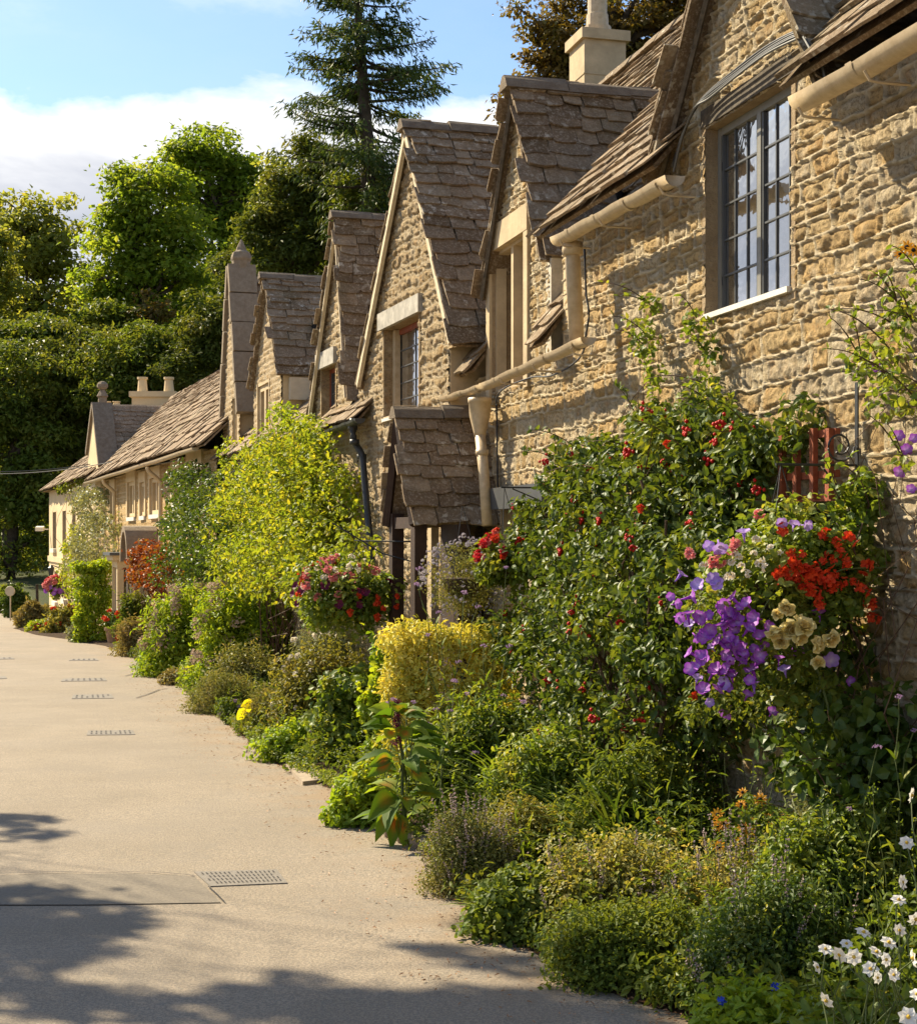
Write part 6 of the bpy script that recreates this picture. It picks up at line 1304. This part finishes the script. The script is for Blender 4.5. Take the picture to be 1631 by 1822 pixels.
lm = MB()
for i in range(26):
    b = np.array([1.30 + R.uniform(-.30, .4), 4.55 + R.uniform(-.35, .4), gz(4.6) + R.uniform(.22, .42)]); a = R.uniform(0, 6.28); bigleaf(b, np.array([math.cos(a), math.sin(a), .15]), np.array([-.1, -.35, 1.]), R.uniform(.13, .2), R.uniform(.10, .15), R.rand() * .8)
o = lm.build('leaves', M['lf_green'], an)
# general undergrowth between the named plants
f = MB(); n = 1000; Yr = 5.2 + 30 * R.rand(n) ** 1.8; e_ = edgeX(Yr); wx = wallX(Yr); t = R.rand(n) * .93 + .03; hgt = .05 + .42 * np.clip(t * 1.6, 0, 1) * R.rand(n)
clumps(f, np.stack([e_ + (wx - e_) * t, Yr, gz(Yr) + .04 + hgt], 1), np.full(n, .13) * (.6 + .8 * R.rand(n)), 55, .05, LF, .5, .8); tag(f.build('undergrowth', M['lf_mid'], origin=(0, 12, 0)), 'low mixed green undergrowth filling the bed', 'ground cover', kind='stuff')
f = MB(); n = 2200; Yr = 5.0 + 22 * R.rand(n) ** 1.6; P = np.stack([edgeX(Yr) - .02 - .8 * R.rand(n) ** 3 + .05, Yr, gz(Yr) + .012], 1); scatter(f, LF, P, R.normal(size=(n, 3)) * [1, 1, .15], np.tile([0, 0, 1.], (n, 1)) + R.normal(size=(n, 3)) * .3, .012 + .022 * R.rand(n), .010); tag(f.build('leaf_litter', M['debris'], origin=(0, 12, 0)), 'dry leaves and crumbs of soil along the kerb line', 'leaf litter', kind='stuff')
f = MB(); n = 500; Yr = 5.5 + 20 * R.rand(n) ** 1.6; clumps(f, np.stack([edgeX(Yr) + .05 + .06 * R.rand(n), Yr, gz(Yr) + .05 + .05 * R.rand(n)], 1), np.full(n, .06), 26, .03, LF, .5, .8); tag(f.build('edge_weeds', M['lf_green'], origin=(0, 12, 0)), 'small weeds creeping over the kerb line', 'weeds', kind='stuff')

# ---------------------------------------------------------------- drain covers
def cover(label, px4, cols, rows):
    q = np.array([GP(*p) for p in px4]); Y = q[:, 1].mean(); c = q.mean(0); t = thing('drain_cover', label, 'manhole cover', (c[0], c[1], float(gz(Y))), 'iron covers in the road')
    z = lambda p, h: (p[0], p[1], gz(p[1]) + h); g = MB(); g.faces([z(p, .007) for p in q] + [z(p, -.02) for p in q], [(0, 1, 2, 3)] + [(i, i + 4, (i + 1) % 4 + 4, (i + 1) % 4) for i in range(4)]); g.build('plate', M['iron_cover'], t)
    s = MB(); bil = lambda u, v: q[0] * (1 - u) * (1 - v) + q[1] * u * (1 - v) + q[2] * u * v + q[3] * (1 - u) * v
    for i in range(cols):
        for j in range(rows):
            if rnd.random() < .12: continue
            u0 = .04 + .92 * (i + .32) / cols; u1 = .04 + .92 * (i + .68) / cols; v0 = .08 + .84 * (j + .18) / rows; v1 = .08 + .84 * (j + .76) / rows
            s.faces([z(bil(u0, v0), .010), z(bil(u1, v0), .010), z(bil(u1, v1), .010), z(bil(u0, v1), .010)], [(0, 1, 2, 3)])
    o = s.build('slots', M['iron_slot'], t); 
cover('large slotted iron cover in the near road', [(345, 1553), (492, 1549), (511, 1573), (374, 1579)], 17, 4)
cover('pale slotted cover in the middle distance, right of the wall shadow', [(156, 1301), (236, 1300), (240, 1308), (154, 1309)], 9, 2)
cover('worn cover, third farthest along the road', [(130, 1237), (198, 1236), (202, 1243), (127, 1244)], 7, 2)
cover('worn cover, second farthest along the road', [(112, 1208), (186, 1207), (190, 1212), (108, 1213)], 7, 2)
cover('farthest thin cover in the road', [(126, 1173), (172, 1172), (175, 1176), (122, 1176)], 5, 1)
cover('cover cut by the left edge of the picture, farther one', [(-30, 1171), (22, 1170), (26, 1173), (-30, 1174)], 5, 1)
cover('cover cut by the left edge of the picture, nearer one', [(-40, 1205), (10, 1204), (12, 1208), (-40, 1209)], 5, 1)
# wild stems, seed heads and blades rising through the near border
f = MB(); g = MB(); n = 260; Yr = 5.6 + 14 * R.rand(n) ** 1.4; t = R.rand(n) * .8 + .1; Xr = edgeX(Yr) + (wallX(Yr) - edgeX(Yr)) * t; hh = (.35 + .75 * t) * (.7 + .5 * R.rand(n))
for i in range(n):
    b = np.array([Xr[i], Yr[i], gz(Yr[i])]); d = np.array([R.normal() * .12, R.normal() * .12, 1.]); P_ = [b + d * hh[i] * q + np.array([R.normal() * .01, R.normal() * .01, 0]) for q in (0, .3, .6, .85, 1)]; g.tube(P_, [.003, .0025, .002, .0015, .001], 3)
    k = 12; q = R.rand(k) * .9; scatter(f, LF, b + d * hh[i] * q[:, None], sph(k) + [0, 0, .4], sph(k) + [0, 0, 1.], .05 + .03 * R.rand(k), .014)
    e = 10; scatter(f, RH, P_[-1] + R.normal(size=(e, 3)) * [.012, .012, .03], sph(e), sph(e), .016, .012)
ws = f.build('wild_stems', M['lf_green'], origin=(0, 12, 0)); tag(ws, 'thin wild stems and seed heads rising all through the border', 'wild plants', kind='stuff'); g.build('stalks', M['stem'], ws)
